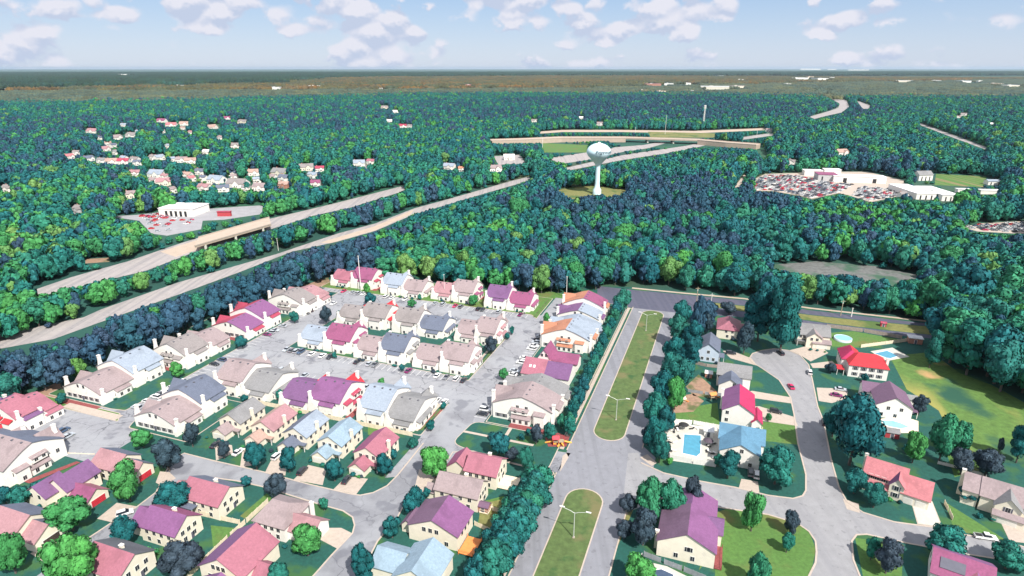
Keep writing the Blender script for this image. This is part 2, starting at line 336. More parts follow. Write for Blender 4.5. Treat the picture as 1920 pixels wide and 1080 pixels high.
# east street and cul-de-sac
E1=[(1197,849),(1202,868),(1244,887),(1310,902),(1378,914),(1440,929),(1487,935),(1505,930),(1511,920),(1511,890),(1496,831),(1489,778),(1482,745),(1461,713),(1429,691),(1411,680),(1405,672),(1411,663),(1429,657),(1452,654),(1478,657),(1501,667),(1516,684),(1523,712),(1533,762),(1544,790),(1558,861),(1573,914),(1588,941),(1618,961),(1677,979),(1766,991),(1796,1001),(1884,1015),(1920,1026),(2100,1075)]
E2=[(2060,1110),(1920,1056),(1804,1038),(1698,1018),(1625,1002),(1606,1003),(1597,1015),(1600,1050),(1612,1080),(1630,1120)]
E3=[(1500,1120),(1517,1080),(1529,1056),(1531,1035),(1529,1015),(1517,997),(1496,982),(1440,965),(1345,951),(1313,940),(1240,935),(1165,965)]
sheet('street',pxpoly([(1178,850)]+E1+E2+E3),.046,mat('east_asphalt',(.265,.265,.275),.9,.1,.3,.1,extra=laneways(T,(.22,.22,.235),.6)))
ribbon(pxpoly(E1[1:]),.5,0,.15,KERB); ribbon(pxpoly(E2),.5,0,.15,KERB); ribbon(pxpoly(E3[:-1]),.5,0,.15,KERB)
def dpx(name,pts,mt,z): return sheet(name,pxpoly(pts),z,mt)
# driveways
dz=.06
for q in ([(1707,937),(1748,940),(1768,990),(1720,983)],[(1868,962),(1915,975),(1935,1020),(1893,1015)],[(1390,898),(1421,903),(1424,925),(1385,916)],[(1318,932),(1345,936),(1343,955),(1312,943)],
 [(1408,762),(1424,762),(1489,782),(1496,799),(1420,788)],[(1400,735),(1410,733),(1482,745),(1486,757),(1402,745)],[(1355,658),(1372,658),(1409,672),(1420,686),(1370,672)],
 [(1480,657),(1508,650),(1545,655),(1553,662),(1520,678),(1497,664)],[(1519,682),(1560,677),(1580,695),(1560,690),(1524,690)],[(1531,727),(1560,728),(1590,735),(1585,748),(1560,756),(1535,752)],
 [(403,830),(435,835),(437,850),(405,864)],[(455,840),(492,845),(488,870),(450,877)],[(515,850),(540,855),(535,892),(497,886)],[(578,872),(612,880),(605,910),(550,900)],[(650,893),(690,898),(668,927),(625,918)],
 [(300,884),(318,886),(330,897),(305,912),(292,905)],[(182,973),(219,943),(258,950),(212,980)],[(57,1038),(108,1010),(130,1032),(95,1062)],[(605,990),(640,990),(660,1000),(634,1030),(600,1012)],
 [(1055,855),(1062,850),(1066,858),(1050,885)],[(1200,858),(1214,852),(1232,868),(1222,874)],[(786,880),(830,905),(820,935),(775,925)],[(1588,955),(1580,935),(1610,945),(1612,962)]): dpx('driveway',q,CONC,dz); dz+=.0006
lz=.0225
dpx('driveway',[(1708,937.5),(1747,940.5),(1765,988),(1722,982)],CONCW,.085)
for q in ([(1420,935),(1500,952),(1530,1030),(1517,1090),(1340,1090),(1345,960)],[(1500,797),(1425,790),(1428,826),(1497,834)],[(1266,768),(1345,755),(1350,800),(1250,792)],[(1420,935),(1310,1070),(1345,960)],[(1540,625),(1600,621),(1690,637),(1612,652),(1560,650)],[(1770,940),(1890,1015),(1790,995)],[(1775,850),(1840,840),(1880,870),(1790,895)],[(1603,1008),(1695,1022),(1690,1090),(1620,1090)],[(905,940),(945,930),(935,995),(895,985)],[(395,985),(440,990),(420,1020),(400,1030)],[(60,945),(95,950),(92,975),(65,965)],[(450,968),(500,925),(510,935),(465,975)],[(690,795),(720,800),(725,822),(690,815)]): lz+=.0007; dpx('lawn',q,LAWNG,lz)
dpx('lawn',[(900,945),(948,935),(930,993),(898,985)],DRY,.034)
dpx('lawn',[(1170,950),(1190,950),(1130,1090),(1108,1090)],DRY,.03)
dpx('meadow',[(1670,672),(1700,665),(1745,660),(1800,700),(1860,722),(1925,757),(2100,820),(2100,880),(1880,868),(1800,850),(1760,770),(1700,730)],MEADOW,.03)
dpx('bare_ground',[(1286,725),(1310,702),(1345,735),(1345,748),(1300,742)],DIRT,.03); dpx('bare_ground',[(1263,745),(1300,738),(1320,752),(1300,772),(1262,775)],DIRT,.03)
dpx('bare_ground',[(60,770),(130,735),(110,715),(40,750)],DIRT,.03); dpx('bare_ground',[(540,560),(620,530),(615,520),(540,545)],DIRT,.03)
dpx('lawn',[(1010,560),(1060,560),(1170,560),(1160,600),(1100,560),(1000,540)],LAWNG,.03)
# mulch beds at the gable ends
for q in ([(152,-252),(152,-231),(148.8,-231),(148.8,-252)],[(172,-255),(186,-255),(186,-248),(172,-248)],[(185.5,-244),(188.5,-244),(188.5,-225),(185.5,-225)],[(222,-243),(225,-243),(225,-221),(222,-221)],[(178,-133),(193,-132.6),(193,-130),(178,-130)],[(229,-137),(240,-130),(240,-127),(229,-133)],[(230,-103.5),(240,-103.5),(240,-101.8),(230,-103)],[(262,-107),(276,-102),(276,-100.6),(262,-105)],[(310,-203),(322,-200.5),(322,-197),(310,-199)],[(312,-137.5),(324,-133),(324,-130),(312,-134)],[(180,-103.8),(196,-100.6),(196,-98.9),(180,-101)],[(193,-70),(196,-70),(196,-55),(193,-55)],[(259,-166.5),(271,-160.5),(271,-157.5),(259,-163)],[(108,-211),(122,-205),(122,-203),(108,-208)]): sheet('mulch_bed',uvpoly(q),.158,MULCH)
dpx('mulch_bed',[(1022,822),(1046,812),(1068,820),(1062,838),(1028,838)],MULCH,.17)
# ---------------------------------------------------------------- buildings
def slabroof(mb,x0,x1,y0,y1,axis,eave,ridge,m1,m2,oh=.45,kink=0.,th=.22,hip=0.):  # two-colour roofs put baked-in slope shading and tint into the roof colour
    """gable roof; m1 = slope on the low-coordinate side, m2 on the other"""
    if axis=='x': a0,a1,b0,b1=x0,x1,y0,y1
    else: a0,a1,b0,b1=y0,y1,x0,x1
    half=(b1-b0)/2; mid=(b0+b1)/2; sl_=(ridge-eave)/half
    a0-=oh; a1+=oh
    def pt(a,b,z): return (a,b,z) if axis=='x' else (b,a,z)
    for s,m in ((-1,m1),(1,m2)):
        pr=[(mid,ridge)]
        if kink: pr+=[(mid+s*half*.35,ridge-(ridge-eave)*(.35-kink*.5)),(mid+s*half*.7,ridge-(ridge-eave)*(.7-kink*.35))]
        pr+=[(mid+s*(half+oh),eave-oh*sl_*(1.0 if not kink else 1.25))]
        n=len(pr); vs=[]
        for i,(b_,z) in enumerate(pr):
            h=hip*(1-i/(n-1)) if hip else 0
            vs+=[pt(a0+h,b_,z+th),pt(a1-h,b_,z+th),pt(a0+h,b_,z),pt(a1-h,b_,z)]
        fs=[]
        for i in range(n-1):
            o=4*i; p=o+4
            fs+=[(o,o+1,p+1,p),(o+2,p+2,p+3,o+3),(o,p,p+2,o+2),(o+1,o+3,p+3,p+1)]
        fs.append((4*(n-1),4*(n-1)+1,4*(n-1)+3,4*(n-1)+2))
        mb.add(vs,fs,m)
    if hip:
        e=eave-oh*sl_
        for a,ah in ((a0,a0+hip),(a1,a1-hip)):
            vs=[pt(a,b0-oh,e+th),pt(a,b1+oh,e+th),pt(ah,mid,ridge+th),pt(a,b0-oh,e),pt(a,b1+oh,e)]
            mb.add(vs,[(0,1,2),(0,3,4,1)],m1 if a==a0 else m2)
def gwall(mb,x0,x1,y0,y1,axis,eave,ridge,m,kink=0.,hip=0.,z0=0.):
    if axis=='x': a0,a1,b0,b1=x0,x1,y0,y1
    else: a0,a1,b0,b1=y0,y1,x0,x1
    half=(b1-b0)/2; mid=(b0+b1)/2
    if hip: pr=[(b0,z0),(b1,z0),(b1,eave),(b0,eave)]
    else:
        g=.02
        pr=[(b0,z0),(b1,z0),(b1,eave-g)]
        if kink: pr+=[(mid+half*.7,ridge-(ridge-eave)*(.7-kink*.35)-g),(mid+half*.35,ridge-(ridge-eave)*(.35-kink*.5)-g)]
        pr+=[(mid,ridge-g)]
        if kink: pr+=[(mid-half*.35,ridge-(ridge-eave)*(.35-kink*.5)-g),(mid-half*.7,ridge-(ridge-eave)*(.7-kink*.35)-g)]
        pr+=[(b0,eave-g)]
    n=len(pr)
    def pt(a,b,z): return (a,b,z) if axis=='x' else (b,a,z)
    vs=[pt(a0,*p) for p in pr]+[pt(a1,*p) for p in pr]
    mb.add(vs,[list(range(n)),list(range(n,2*n))[::-1]]+[(i,n+i,n+(i+1)%n,(i+1)%n) for i in range(n)],m)
def winmesh(w_=1.1,h_=1.4,name='window',shut=False):
    b=MB(); b.box(-w_/2-.12,w_/2+.12,-.06,.02,-.12,h_+.12,WHITEM)
    b.box(-w_/2,-.04,-.09,-.061,0,h_,GLASS); b.box(.04,w_/2,-.09,-.061,0,h_,GLASS)
    if shut:
        b.box(-w_/2-.55,-w_/2-.15,-.08,.02,0,h_,SHUT); b.box(w_/2+.15,w_/2+.55,-.08,.02,0,h_,SHUT)
    return b.mesh(name)
SHUT=mat('shutter_paint',(.10,.10,.13),.7,.1,1)
WIN=winmesh(); WINS=winmesh(1.2,1.5,shut=True); WINW=winmesh(2.0,1.4)
_b=MB(); _b.box(-.5,.5,-.08,.02,0,2.1,SHUT); _b.box(-.65,.65,-.05,.03,0,2.25,WHITEM); DOORM=_b.mesh('door')
def garm(mt,w_=4.6):
    b=MB(); b.box(-w_/2-.15,w_/2+.15,-.05,.02,0,2.45,WHITEM)
    for i in range(4): b.box(-w_/2,w_/2,-.09,-.051,.05+i*.56,.57+i*.56,mt)
    return b.mesh('garage_door')
GARW=garm(mat('garage_white',(.70,.68,.62),.6,.06,1)); GARR=garm(REDP); GARD=garm(mat('garage_dark',(.05,.035,.03),.6,.1,1)); GARS=garm(mat('garage_white',(.7,.68,.62)),2.5)
def vent():
    b=MB(); b.box(-.35,.35,-.35,.35,-.3,.45,mat('vent_metal',(.10,.10,.12),.6,.1,1)); return b.mesh('roof_vent')
VENT=vent()
_b=MB(); _b.box(-.5,.5,-.7,.7,0,.14,WHITEM); SKYL=_b.mesh('skylight')
def windows(root,side,const,a0,a1,n,z,me=None):
    for i in range(n):
        a=a0+(a1-a0)*(i+.5)/n
        loc,rz={'-y':((a,const,z),0),'+x':((const,a,z),pi/2),'-x':((const,a,z),-pi/2),'+y':((a,const,z),pi)}[side]
        child('window',me or WIN,root,loc,rz)
def chimney_fin(root,x,y,side,h,wmat,wb=3.4,wt=1.1,tk=1.1,lean=0):
    """white boarded chimney stack with sloping shoulders on a facade"""
    b=MB(); prof=[(-wb/2,0),(wb/2,0),(wb/2,h*.32),(wt/2+lean,h*.78),(wt/2+lean,h),(-wt/2+lean,h),(-wt/2+lean,h*.78),(-wb/2,h*.32)]
    n=len(prof); vs=[(p[0],-tk,p[1]) for p in prof]+[(p[0],.15,p[1]) for p in prof]
    b.add(vs,[list(range(n)),list(range(n,2*n))[::-1]]+[(i,n+i,n+(i+1)%n,(i+1)%n) for i in range(n)],wmat)
    b.box(-wt/2+lean-.12,wt/2+lean+.12,-tk-.12,.27,h,h+.25,WHITEM)
    rz={'-y':0,'+x':pi/2,'-x':-pi/2,'+y':pi}[side]
    o=b.build('chimney',root,loc=(x,y,0),rz=rz); return o
def bay(root,side,const,c,wd,dp,z0,z1,wm,rm,drop=.9):
    """projecting bay or balcony box with its own little lean-to roof"""
    b=MB(); b.box(-wd/2,wd/2,-dp,.1,z0,z1,wm); rz={'-y':0,'+x':pi/2,'-x':-pi/2,'+y':pi}[side]
    loc={'-y':(c,const,0),'+y':(c,const,0),'+x':(const,c,0),'-x':(const,c,0)}[side]
    o=b.build('bay',root,loc=loc,rz=rz)
    r=MB(); e=.3; v=[(-wd/2-e,-dp-e,z1-.05),(wd/2+e,-dp-e,z1-.05),(wd/2+e,.1,z1+drop),(-wd/2-e,.1,z1+drop)]
    r.add(v+[(a,b_,c_+.18) for a,b_,c_ in v],[(0,3,2,1),(4,5,6,7),(0,1,5,4),(1,2,6,5),(2,3,7,6),(3,0,4,7)],rm); r.build('roof',o)
    for i in range(max(1,int(wd/2.4))): child('window',WIN,o,(-wd/2+wd*(i+.5)/max(1,int(wd/2.4)),-dp,z0+.6))
    return o
BLD=[]   # (X,Y,short phrase) for labels
def root_at(name,u,v,label,cat,short,rot=0.,group=None):
    X,Y=W(u,v); o=empty(name,(X,Y,0),-T+rot); tag(o,label,cat,group); return o
def reg(short,u,v): BLD.append((*W(u,v),short))
HOMES='townhouse blocks of the estate'
def apt(key,short,label,u,v,L,D,axis,hi,c1,c2,wm='white',side='+x',acc=None,dl=(0,0),rear=None,curved=.16):
    """two joined blocks. axis 'x': ridge left-right, fronts face the camera; axis 'y': ridge runs away, gable faces the camera.
       hi = which block is the taller one (0 = left or near, 1 = right or far)"""
    o=root_at('townhouse_block',u,v,label,'townhouses',short,0,HOMES); reg(short,u+(D/2 if axis=='x' else L/2),v+(L/2 if axis=='x' else D/2))
    wmt=WALL[wm]; wb=MB()
    for k,cs in ((0,c1),(1,c2)):
        c1_,c2_=cs if isinstance(cs,tuple) else (cs,cs)
        a0,a1=(0,L*.5) if k==0 else (L*.5,L)
        e,rg=(6.7,11.2) if k==hi else (4.5,8.4)
        d0=dl[k]; d1=D-.8*(1-k) if axis=='x' else D
        if axis=='x': x0,x1,y0,y1=a0,a1,d0,d1+d0*.5
        else: x0,x1,y0,y1=d0,d1+d0*.5,a0,a1
        if k==1:
            if axis=='x': x0+=.01
            else: y0+=.01
        gwall(wb,x0,x1,y0,y1,axis,e,rg,wmt,curved)
        rb=MB(); slabroof(rb,x0+(.33 if (axis=='x' and k==1 and hi==0) else 0),x1-(.33 if (axis=='x' and k==0 and hi==1) else 0),y0+(.33 if (axis=='y' and k==1 and hi==0) else 0),y1-(.33 if (axis=='y' and k==0 and hi==1) else 0),axis,e,rg,R[c1_],R[c2_],.32,curved); rf=rb.build('roof',o)
        for i in range(3):
            q=.2+.3*i
            if axis=='x': child('roof_vent',VENT,rf,(x0+(x1-x0)*q,(y0+y1)/2-1.0,rg-.35))
            else: child('roof_vent',VENT,rf,((x0+x1)/2+1.0,y0+(y1-y0)*q,rg-.35))
        # projecting wings and chimneys on the long side that shows
        if axis=='x':
            chimney_fin(o,x0+1.6+(.3 if k else 0),y0,'-y',rg-1.5-(.4 if k!=hi else 0),wmt,4.8,.8,1.0,-1.1)
            chimney_fin(o,(x0+x1)/2+3.5,y1,'+y',rg-.2,wmt,3.0,1.0,1.0,0)
            bay(o,'-y',y0,(x0+x1)/2+1.4,6.4,1.5,0.12,e-1.5,wmt,R[c1_],.9)
            if e>5: windows(o,'-y',y0,x0+4.5,x1-1,3,e-1.75)
            windows(o,'-y',y0,x0+4,x1-6.5,2,.8)
        else:
            s='+x' if side=='+x' else '-x'; xx=x1 if side=='+x' else x0
            chimney_fin(o,xx,y0+1.7+(.3 if k else 0),s,rg-1.6,wmt,4.6,.8,1.0,-.9)
            chimney_fin(o,x0 if side=='+x' else x1,y0+2.0,'-x' if side=='+x' else '+x',rg-.4,wmt,2.6,1.0,1.0,0)
            bay(o,s,xx,(y0+y1)/2+1.6,6.4,1.5,.12,e-1.5,wmt,R[c1_],.9)
            if e>5: windows(o,s,xx,y0+4.5,y1-1,3,e-1.75)
            windows(o,s,xx,y0+4,y1-6.5,1,.8)
        # rear cross gable with its pointed top
        rm=R[rear or c1_]
        r2=MB(); w2=MB()
        if axis=='x':
            gx0,gx1=(x0+x1)/2-1.5,(x0+x1)/2+5.5; gwall(w2,gx0,gx1,y1-4,y1+1.4,'y',e-.4,rg-1.2,wmt); slabroof(r2,gx0,gx1,y1-5,y1+1.4,'y',e-.4,rg-1.2,rm,rm,.4)
        else:
            ya,yb=(y0+y1)/2-1.5,(y0+y1)/2+5.; xa,xb=(x0-1.4,x0+4) if side=='+x' else (x1-4,x1+1.4)
            gwall(w2,xa,xb,ya,yb,'x',e-.4,rg-1.2,wmt); slabroof(r2,xa,xb+1 if side=='+x' else xb,ya,yb,'x',e-.4,rg-1.2,rm,rm,.4)
        wg=w2.build('rear_gable',o); r2.build('roof',wg)
    wb.build('wall',o)
    # little roofs and balconies on the gable end that shows
    am=R[acc] if acc else R[c2 if isinstance(c2,str) else c2[1]] if axis=='x' else R[acc or (c1 if isinstance(c1,str) else c1[0])]
    if axis=='x':
        tall=(hi==1)
        bay(o,'+x',L,4.6,4.2,1.5,.12,4.6 if tall else 2.6,wmt,am,.8); bay(o,'+x',L,10.4,6.2,1.3,.12,2.5,wmt,am,.9)
        if tall: bay(o,'+x',L,10.8,5.0,1.0,4.1,5.9,wmt,am,.8)
        windows(o,'+x',L,1.0,D-1,5,.7 if not tall else 2.9)
        windows(o,'-x',0,2,D-3,4,1.0)
    else:
        tall=(hi==0)
        if tall:
            bay(o,'-y',0,D*.50,7.4,2.0,.12,2.6,wmt,am,.9); bay(o,'-y',0,D*.47,6.6,1.2,4.0,5.4,wmt,am,.8); bay(o,'-y',0,D*.80,4.0,1.6,.12,5.0,wmt,am,.9)
            windows(o,'-y',0,1,D*.25,2,1.0,WINS)
        else:
            windows(o,'-y',0,1.2,D-1.2,6,.9,WINS)
            child('door',DOORM,o,(D*.5,0,.1))
        windows(o,'-y',0,D*.35,D*.65,2,5.9)
    return o
# (the grid of the estate: four rows of blocks and a column on each side)
apt('T1','crimson and magenta townhouses, far left corner','townhouse block with crimson left roof and magenta right roof at the far left corner',311,-231,29,16,'x',1,'crimson' if 0 else 'pink','magenta',acc='crimson')
apt('T2','pale blue and mauve back-row townhouses','back-row townhouse block, tall pale blue roof left and long mauve roof right',308,-193,27,16,'x',0,'paleblue','mauve')
apt('T3','pink and grey back-row townhouses','back-row townhouse block with pink left roof and grey right roof beside the woods',310,-160,26,16,'x',1,'rose','mauve',acc='magenta')
apt('T4','magenta back-row townhouses by the lane end','back-row townhouse block with purple left and magenta right roofs beside the lane end',308,-125,26.5,17,'x',0,'purple','magenta')
apt('M1','grey third-row townhouses with red lean-tos','grey roofed townhouse block with bright red lean-to roofs on its gable end',259,-191,29,16,'x',1,'taupe','taupe',acc='red',rear='red')
apt('M2','taupe and slate blue townhouses','townhouse block in the middle with taupe left roof and slate blue right roof',259,-157,28,16,'x',0,'taupe','slate')
apt('M3','mauve townhouses behind the dark round tree','mauve roofed townhouse block with the dark round tree at its right front corner',260,-122,21,17,'x',1,'mauve','mauve',acc='rose')
apt('A','pale blue and magenta townhouses','townhouse block with pale blue left roof and tall magenta right roof',228,-192,29,16,'x',1,'paleblue','magenta',acc='magenta')
apt('B','mauve and slate townhouses with the red bed','townhouse block with mauve left roof and slate blue right roof above a red mulch bed',226.5,-159,26,16,'x',1,'mauve','slate',acc='grey')
apt('C','mauve townhouses facing the striped stalls','all-mauve townhouse block with dark gap between its roofs, facing the striped stalls',227,-128,27,16,'x',1,'mauve','mauve',acc='mauve')
apt('K1','taupe and grey townhouses with the white curved gable','front-row townhouse block with taupe left roof, grey right roof and curved white gable between',178,-196,27,19,'x',0,'mauve','grey')
apt('K2','purple front-row townhouses','front-row townhouse block under deep purple and orchid roofs',177,-162,28,18,'x',1,'purple','orchid',acc='crimson',rear='red')
apt('K3','grey-blue front-row townhouses','front-row townhouse block with grey-blue left roof and grey right roof, nearest the exit lane',178,-126,23.5,20,'x',0,'paleblue','grey')
apt('L1','mauve and pale blue townhouses by the pines','left-hand townhouse block, mauve near roof and taller pale blue far roof, by the pines',153.5,-253,31,21,'y',1,'mauve','paleblue',side='+x')
apt('L2','taupe and mauve townhouses by the pines','left-hand townhouse block, tall taupe near roof and lower mauve far roof, by the pines',190,-244,27,19,'y',0,'taupe','mauve',side='+x')
apt('L3','magenta and crimson townhouses by the pines','left-hand townhouse block under purple, magenta and crimson roofs, by the pines',225,-244,26,22,'y',1,('crimson','orchid'),('crimson','orchid'),side='+x',acc='crimson')
apt('L4','grey and pink townhouses by the pines','left-hand townhouse block farthest up the lane, grey near roof and pink far roof',262,-239,25,23,'y',0,'taupe','rose',side='+x')
apt('L5','mauve and slate townhouses beside the crossing','townhouse block beside the lane crossing, mauve near roof and tall slate blue far roof',146,-205,26,20,'y',1,'mauve','slate',side='+x')
apt('L6','red roofed townhouses at the left edge','townhouse block cut by the left edge of the picture, pink and red roofs',127,-261,15,20,'y',0,('purple','pink'),'pink',side='+x',acc='red')
apt('L7','big mauve townhouses at the lower left edge','large mauve roofed townhouse block at the lower left edge with bays on its gable',104,-243,31,20,'x',1,('mauve','slate'),('mauve','slate'),acc='mauve')
apt('R1','purple, blue and orange townhouses near the boulevard top','right-hand townhouse block, purple and pale blue near roof, orange and magenta far roof',300,-80,24,22.5,'y',1,('purple','paleblue'),('orange','magenta'),side='+x')
apt('R2','orange and pale grey townhouses near the boulevard','right-hand townhouse block with orange left slope and pale grey right slopes',267,-79,28,24,'y',0,('orange','paleblue'),'paleblue',side='+x',acc='orange')
apt('R4','grey and mauve townhouses by the playground','grey and mauve roofed townhouse block with three lean-tos, beside the playground',198,-78,26,24,'y',0,('mauve','mauve'),'grey',side='+x',acc='mauve')
# R3: odd one with skylights
def house(short,label,u,v,blocks,rot=0.,wm='white',feat=(),cat='house',group='detached houses'):
    """blocks: (x0,x1,y0,y1,axis,eave,ridge,roof colours,hip)"""
    o=root_at('detached_house',u,v,label,cat,short,rot,group)
    wb=MB(); rb=MB(); cx=sum((b[0]+b[1])/2 for b in blocks)/len(blocks); cy=sum((b[2]+b[3])/2 for b in blocks)/len(blocks)
    reg(short,u+cy,v+cx); wx={}
    for i,bl in enumerate(blocks):
        x0,x1,y0,y1,ax,e,rg,cs=bl[:8]; hip=bl[8] if len(bl)>8 else 0
        c1_,c2_=cs if isinstance(cs,tuple) else (cs,cs); g=.004*i
        gwall(wb,x0+g,x1-g,y0+g,y1-g,ax,e,rg,WALL[wm],0,hip); slabroof(rb,x0,x1,y0,y1,ax,e,rg,R[c1_],R[c2_],.4,0,.2,hip)
    wb.build('wall',o); rf=rb.build('roof',o)
    for f in feat:
        k=f[0]
        if k=='win': windows(o,*f[1:])
        elif k=='gar': child('garage_door',{'w':GARW,'r':GARR,'d':GARD,'s':GARS}[f[1]],o,(f[2],f[3],.05),f[4] if len(f)>4 else 0)
        elif k=='door': child('door',DOORM,o,(f[1],f[2],.1),f[3] if len(f)>3 else 0)
        elif k=='chim':
            m=MB(); m.box(-.5,.5,-.4,.4,0,f[3],WALL[f[4] if len(f)>4 else wm]); m.box(-.6,.6,-.5,.5,f[3],f[3]+.2,WHITEM); m.build('chimney',o,loc=(f[1],f[2],0))
        elif k=='sky': child('skylight',SKYL,rf,(f[1],f[2],f[3])).rotation_euler=(f[4],f[5],0)
        elif k=='porch':
            x0,x1,y0,y1,z,c=f[1:7]; m=MB(); m.box(x0,x1,y0,y1,z,z+.2,R[c]) ; 
            for px_,py_ in ((x0+.2,y0+.2),(x1-.2,y0+.2)): m.box(px_-.1,px_+.1,py_-.1,py_+.1,0,z,WHITEM)
            m.build('porch',o)
        elif k=='deck':
            x0,x1,y0,y1,z,mt=f[1:7]; m=MB(); m.box(x0,x1,y0,y1,z-.2,z,mt)
            for a in (x0,x1-.15):
                for b_ in (y0,y1-.15): m.box(a,a+.15,b_,b_+.15,0,z+1,mt)
            m.box(x0,x1,y0,y0+.06,z+.9,z+1,mt); m.box(x1-.06,x1,y0,y1,z+.9,z+1,mt); m.build('deck',o)
        elif k=='panel':
            m=MB(); x0,x1,y0,y1,z,ang=f[1:7]; m.box(0,x1-x0,0,y1-y0,0,.1,SHUT); p=m.build('solar_panel',rf,loc=(x0,y0,z)); p.rotation_euler=(ang,0,0) if f[7]=='x' else (0,ang,0)
        elif k=='bayr': bay(o,*f[1:6],.12,f[6],WALL[wm],R[f[7]],.8)
    return o
house('magenta townhouse with two skylights','magenta and purple roofed townhouse with two skylights, right of the lane',230,-77,
 [(0,11,0,15,'x',4.2,8.4,'pink'),(10.5,21,0,14,'x',4.3,8.2,('purple','magenta')),(3.0,9.0,14.5,25,'y',5.2,9.6,('purple','magenta')),(8.5,21,16,24,'x',4.2,7.0,'magenta')],
 feat=[('win','-y',0,2,20,6,1.0,WINS),('win','-y',14.5,4,8,2,6.2),('sky',3,3.5,6.35,.5,0),('sky',4.8,3.5,6.35,.5,0),('bayr','-y',0,5,3.2,1.2,3.0,'pink'),('bayr','-y',0,11,3.2,1.2,3.0,'purple')],cat='townhouse',group=None)
# row of five narrow houses on the west street
def narrow(short,label,u,v,col,gcol,extra=(),w_=10.):
    return house(short,label,u,v,[(0,w_,4,17,'y',5.2,8.2,col),(1.0,w_-3.0,-1,4.6,'y',2.8,4.9,gcol)],feat=[('gar','w',(w_-2)/2+.0,-1.0),('win','+x',w_,5,16.5,4,3.4),('win','+x',w_,5,16,3,.9),('win','-y',4,1.5,w_-1,3,3.9),('door',w_-1.6,4.0),('porch',w_-3,w_,2.2,4.1,2.5,gcol),('chim',w_+.3,10,8.2)]+list(extra),wm='cream')
narrow('grey roofed narrow house','narrow house with plain grey roof, leftmost of the five along the west street',150.5,-172,'grey','mauve')
narrow('peach roofed narrow house','narrow house with peach roof and peach garage roof on the west street',150.5,-157,('peach','rose'),'peach')
narrow('slate roofed narrow house','narrow house with slate roof carrying a dark solar strip, centre of the five',151,-143,('slate','paleblue'),'slate',[('panel',6.0,8.2,5.5,16,7.55,radians(31),'y')])
narrow('light blue roofed narrow house','narrow house with light sky blue roof between the slate one and the rose one',150.5,-128,'skyblue','skyblue')
narrow('rose roofed narrow house','narrow house with rose roof at the bend of the west street',149,-112,('magenta','pink'),'pink')
# south side of west street
house('mauve roofed corner house','mauve roofed house with a red garage door, right below the lane crossing',118,-192,[(0,11,0,10,'x',4.6,7.8,('rose','slate')),(10,18,1.5,8.5,'x',3.6,6.4,('rose','slate'))],wm='cream',feat=[('win','-y',0,1,10,3,3),('gar','r',18,5,pi/2),('win','-y',0,1,10,3,.9)])
house('purple roofed house with red garage','purple roofed house with a bright red garage door and tan driveway',101,-194,[(0,9,4,15,'y',5.0,8.4,('magenta','purple')),(-4,5,0,8,'y',4.4,7.6,('magenta','purple')),(8.5,17,4,11,'x',3.0,5.6,('magenta','pink'))],wm='cream',feat=[('gar','r',17,7.5,pi/2),('win','-y',0,-3,4,2,3.4),('win','+x',9,12,15,1,3.2)])
house('pale pink roofed house with black garage','pale pink and grey roofed house with a black garage door at lower left',85,-192,[(0,12,0,12,'x',4.8,8.4,('rose','slate')),(11,18,2,11,'x',3.4,6.4,('rose','slate'))],wm='cream',feat=[('gar','d',18,6.5,pi/2),('win','-y',0,1,11,4,3),('win','+x',12,1,2,1,3)])
def gable_house(short,label,u,v,L,D,cols,wm='cream',feat=(),e=5.2,r=8.6,extra=()):
    return house(short,label,u,v,[(0,L,0,D,'x',e,r,cols)]+list(extra),wm=wm,feat=[('win','+x',L,1.5,D-1.5,3,3.4),('win','+x',L,1.5,D-1.5,2,.9),('win','-y',0,1,L-1,4,3.3),('win','-y',0,1,L-1,3,.8),('door',L,D*.6,pi/2),('chim',L*.6,D*.6,r+.4)]+list(feat))
gable_house('mauve roofed house with slate front slope','mauve roofed house with a slate coloured front slope and white gable, mid street',115,-150,15,10.5,('pink','slate'),extra=[(-5,0.5,1,9,'x',3.2,6.0,'rose')],feat=[('porch',0,7,-2.4,0.3,3.4,'slate'),('porch',-5,-.3,-1.5,1,2.6,'magenta')])
gable_house('orchid roofed house','orchid purple roofed house with white gable facing the green yard',101,-150,13,9.5,('orchid','magenta'),extra=[(-5,.5,1,9,'x',3.6,6.8,'orchid')])
gable_house('pink roofed house by the dark tree','pink front slope and dark grey rear slope house beside the dark low tree',84,-152,14,11,('pink','darkgrey'))
house('pale mauve roofed corner house','pale mauve hipped house on the inner corner of the west street',114,-121,[(0,11,0,12,'x',5.0,8.6,'mauve',3.),(10.5,19.5,1.5,9,'x',3.4,6.2,'rose')],feat=[('gar','w',19.5,5,pi/2),('win','-y',0,1,10,4,3.2),('win','-y',0,1,10,3,.8),('chim',14,9.2,8)])
house('pink and purple roofed house','pink and purple roofed house with cream gable above the bottom edge',95,-122,[(0,14,0,14,'y',5.2,9.4,('purple','pink')),(13.5,19,3,9,'x',3.0,5.6,'pink')],wm='cream',feat=[('win','-y',0,4,9,3,5.4),('win','-y',0,2,12,4,2.0),('gar','w',19,6,pi/2),('deck',5,10,-4,0,2.4,WALL['cream'])])
house('small purple roof at the bottom edge','purple roofed house cut off by the bottom edge, left of centre',82,-118,[(0,13,0,10,'y',5.0,8.4,('purple','orchid'))],wm='cream')
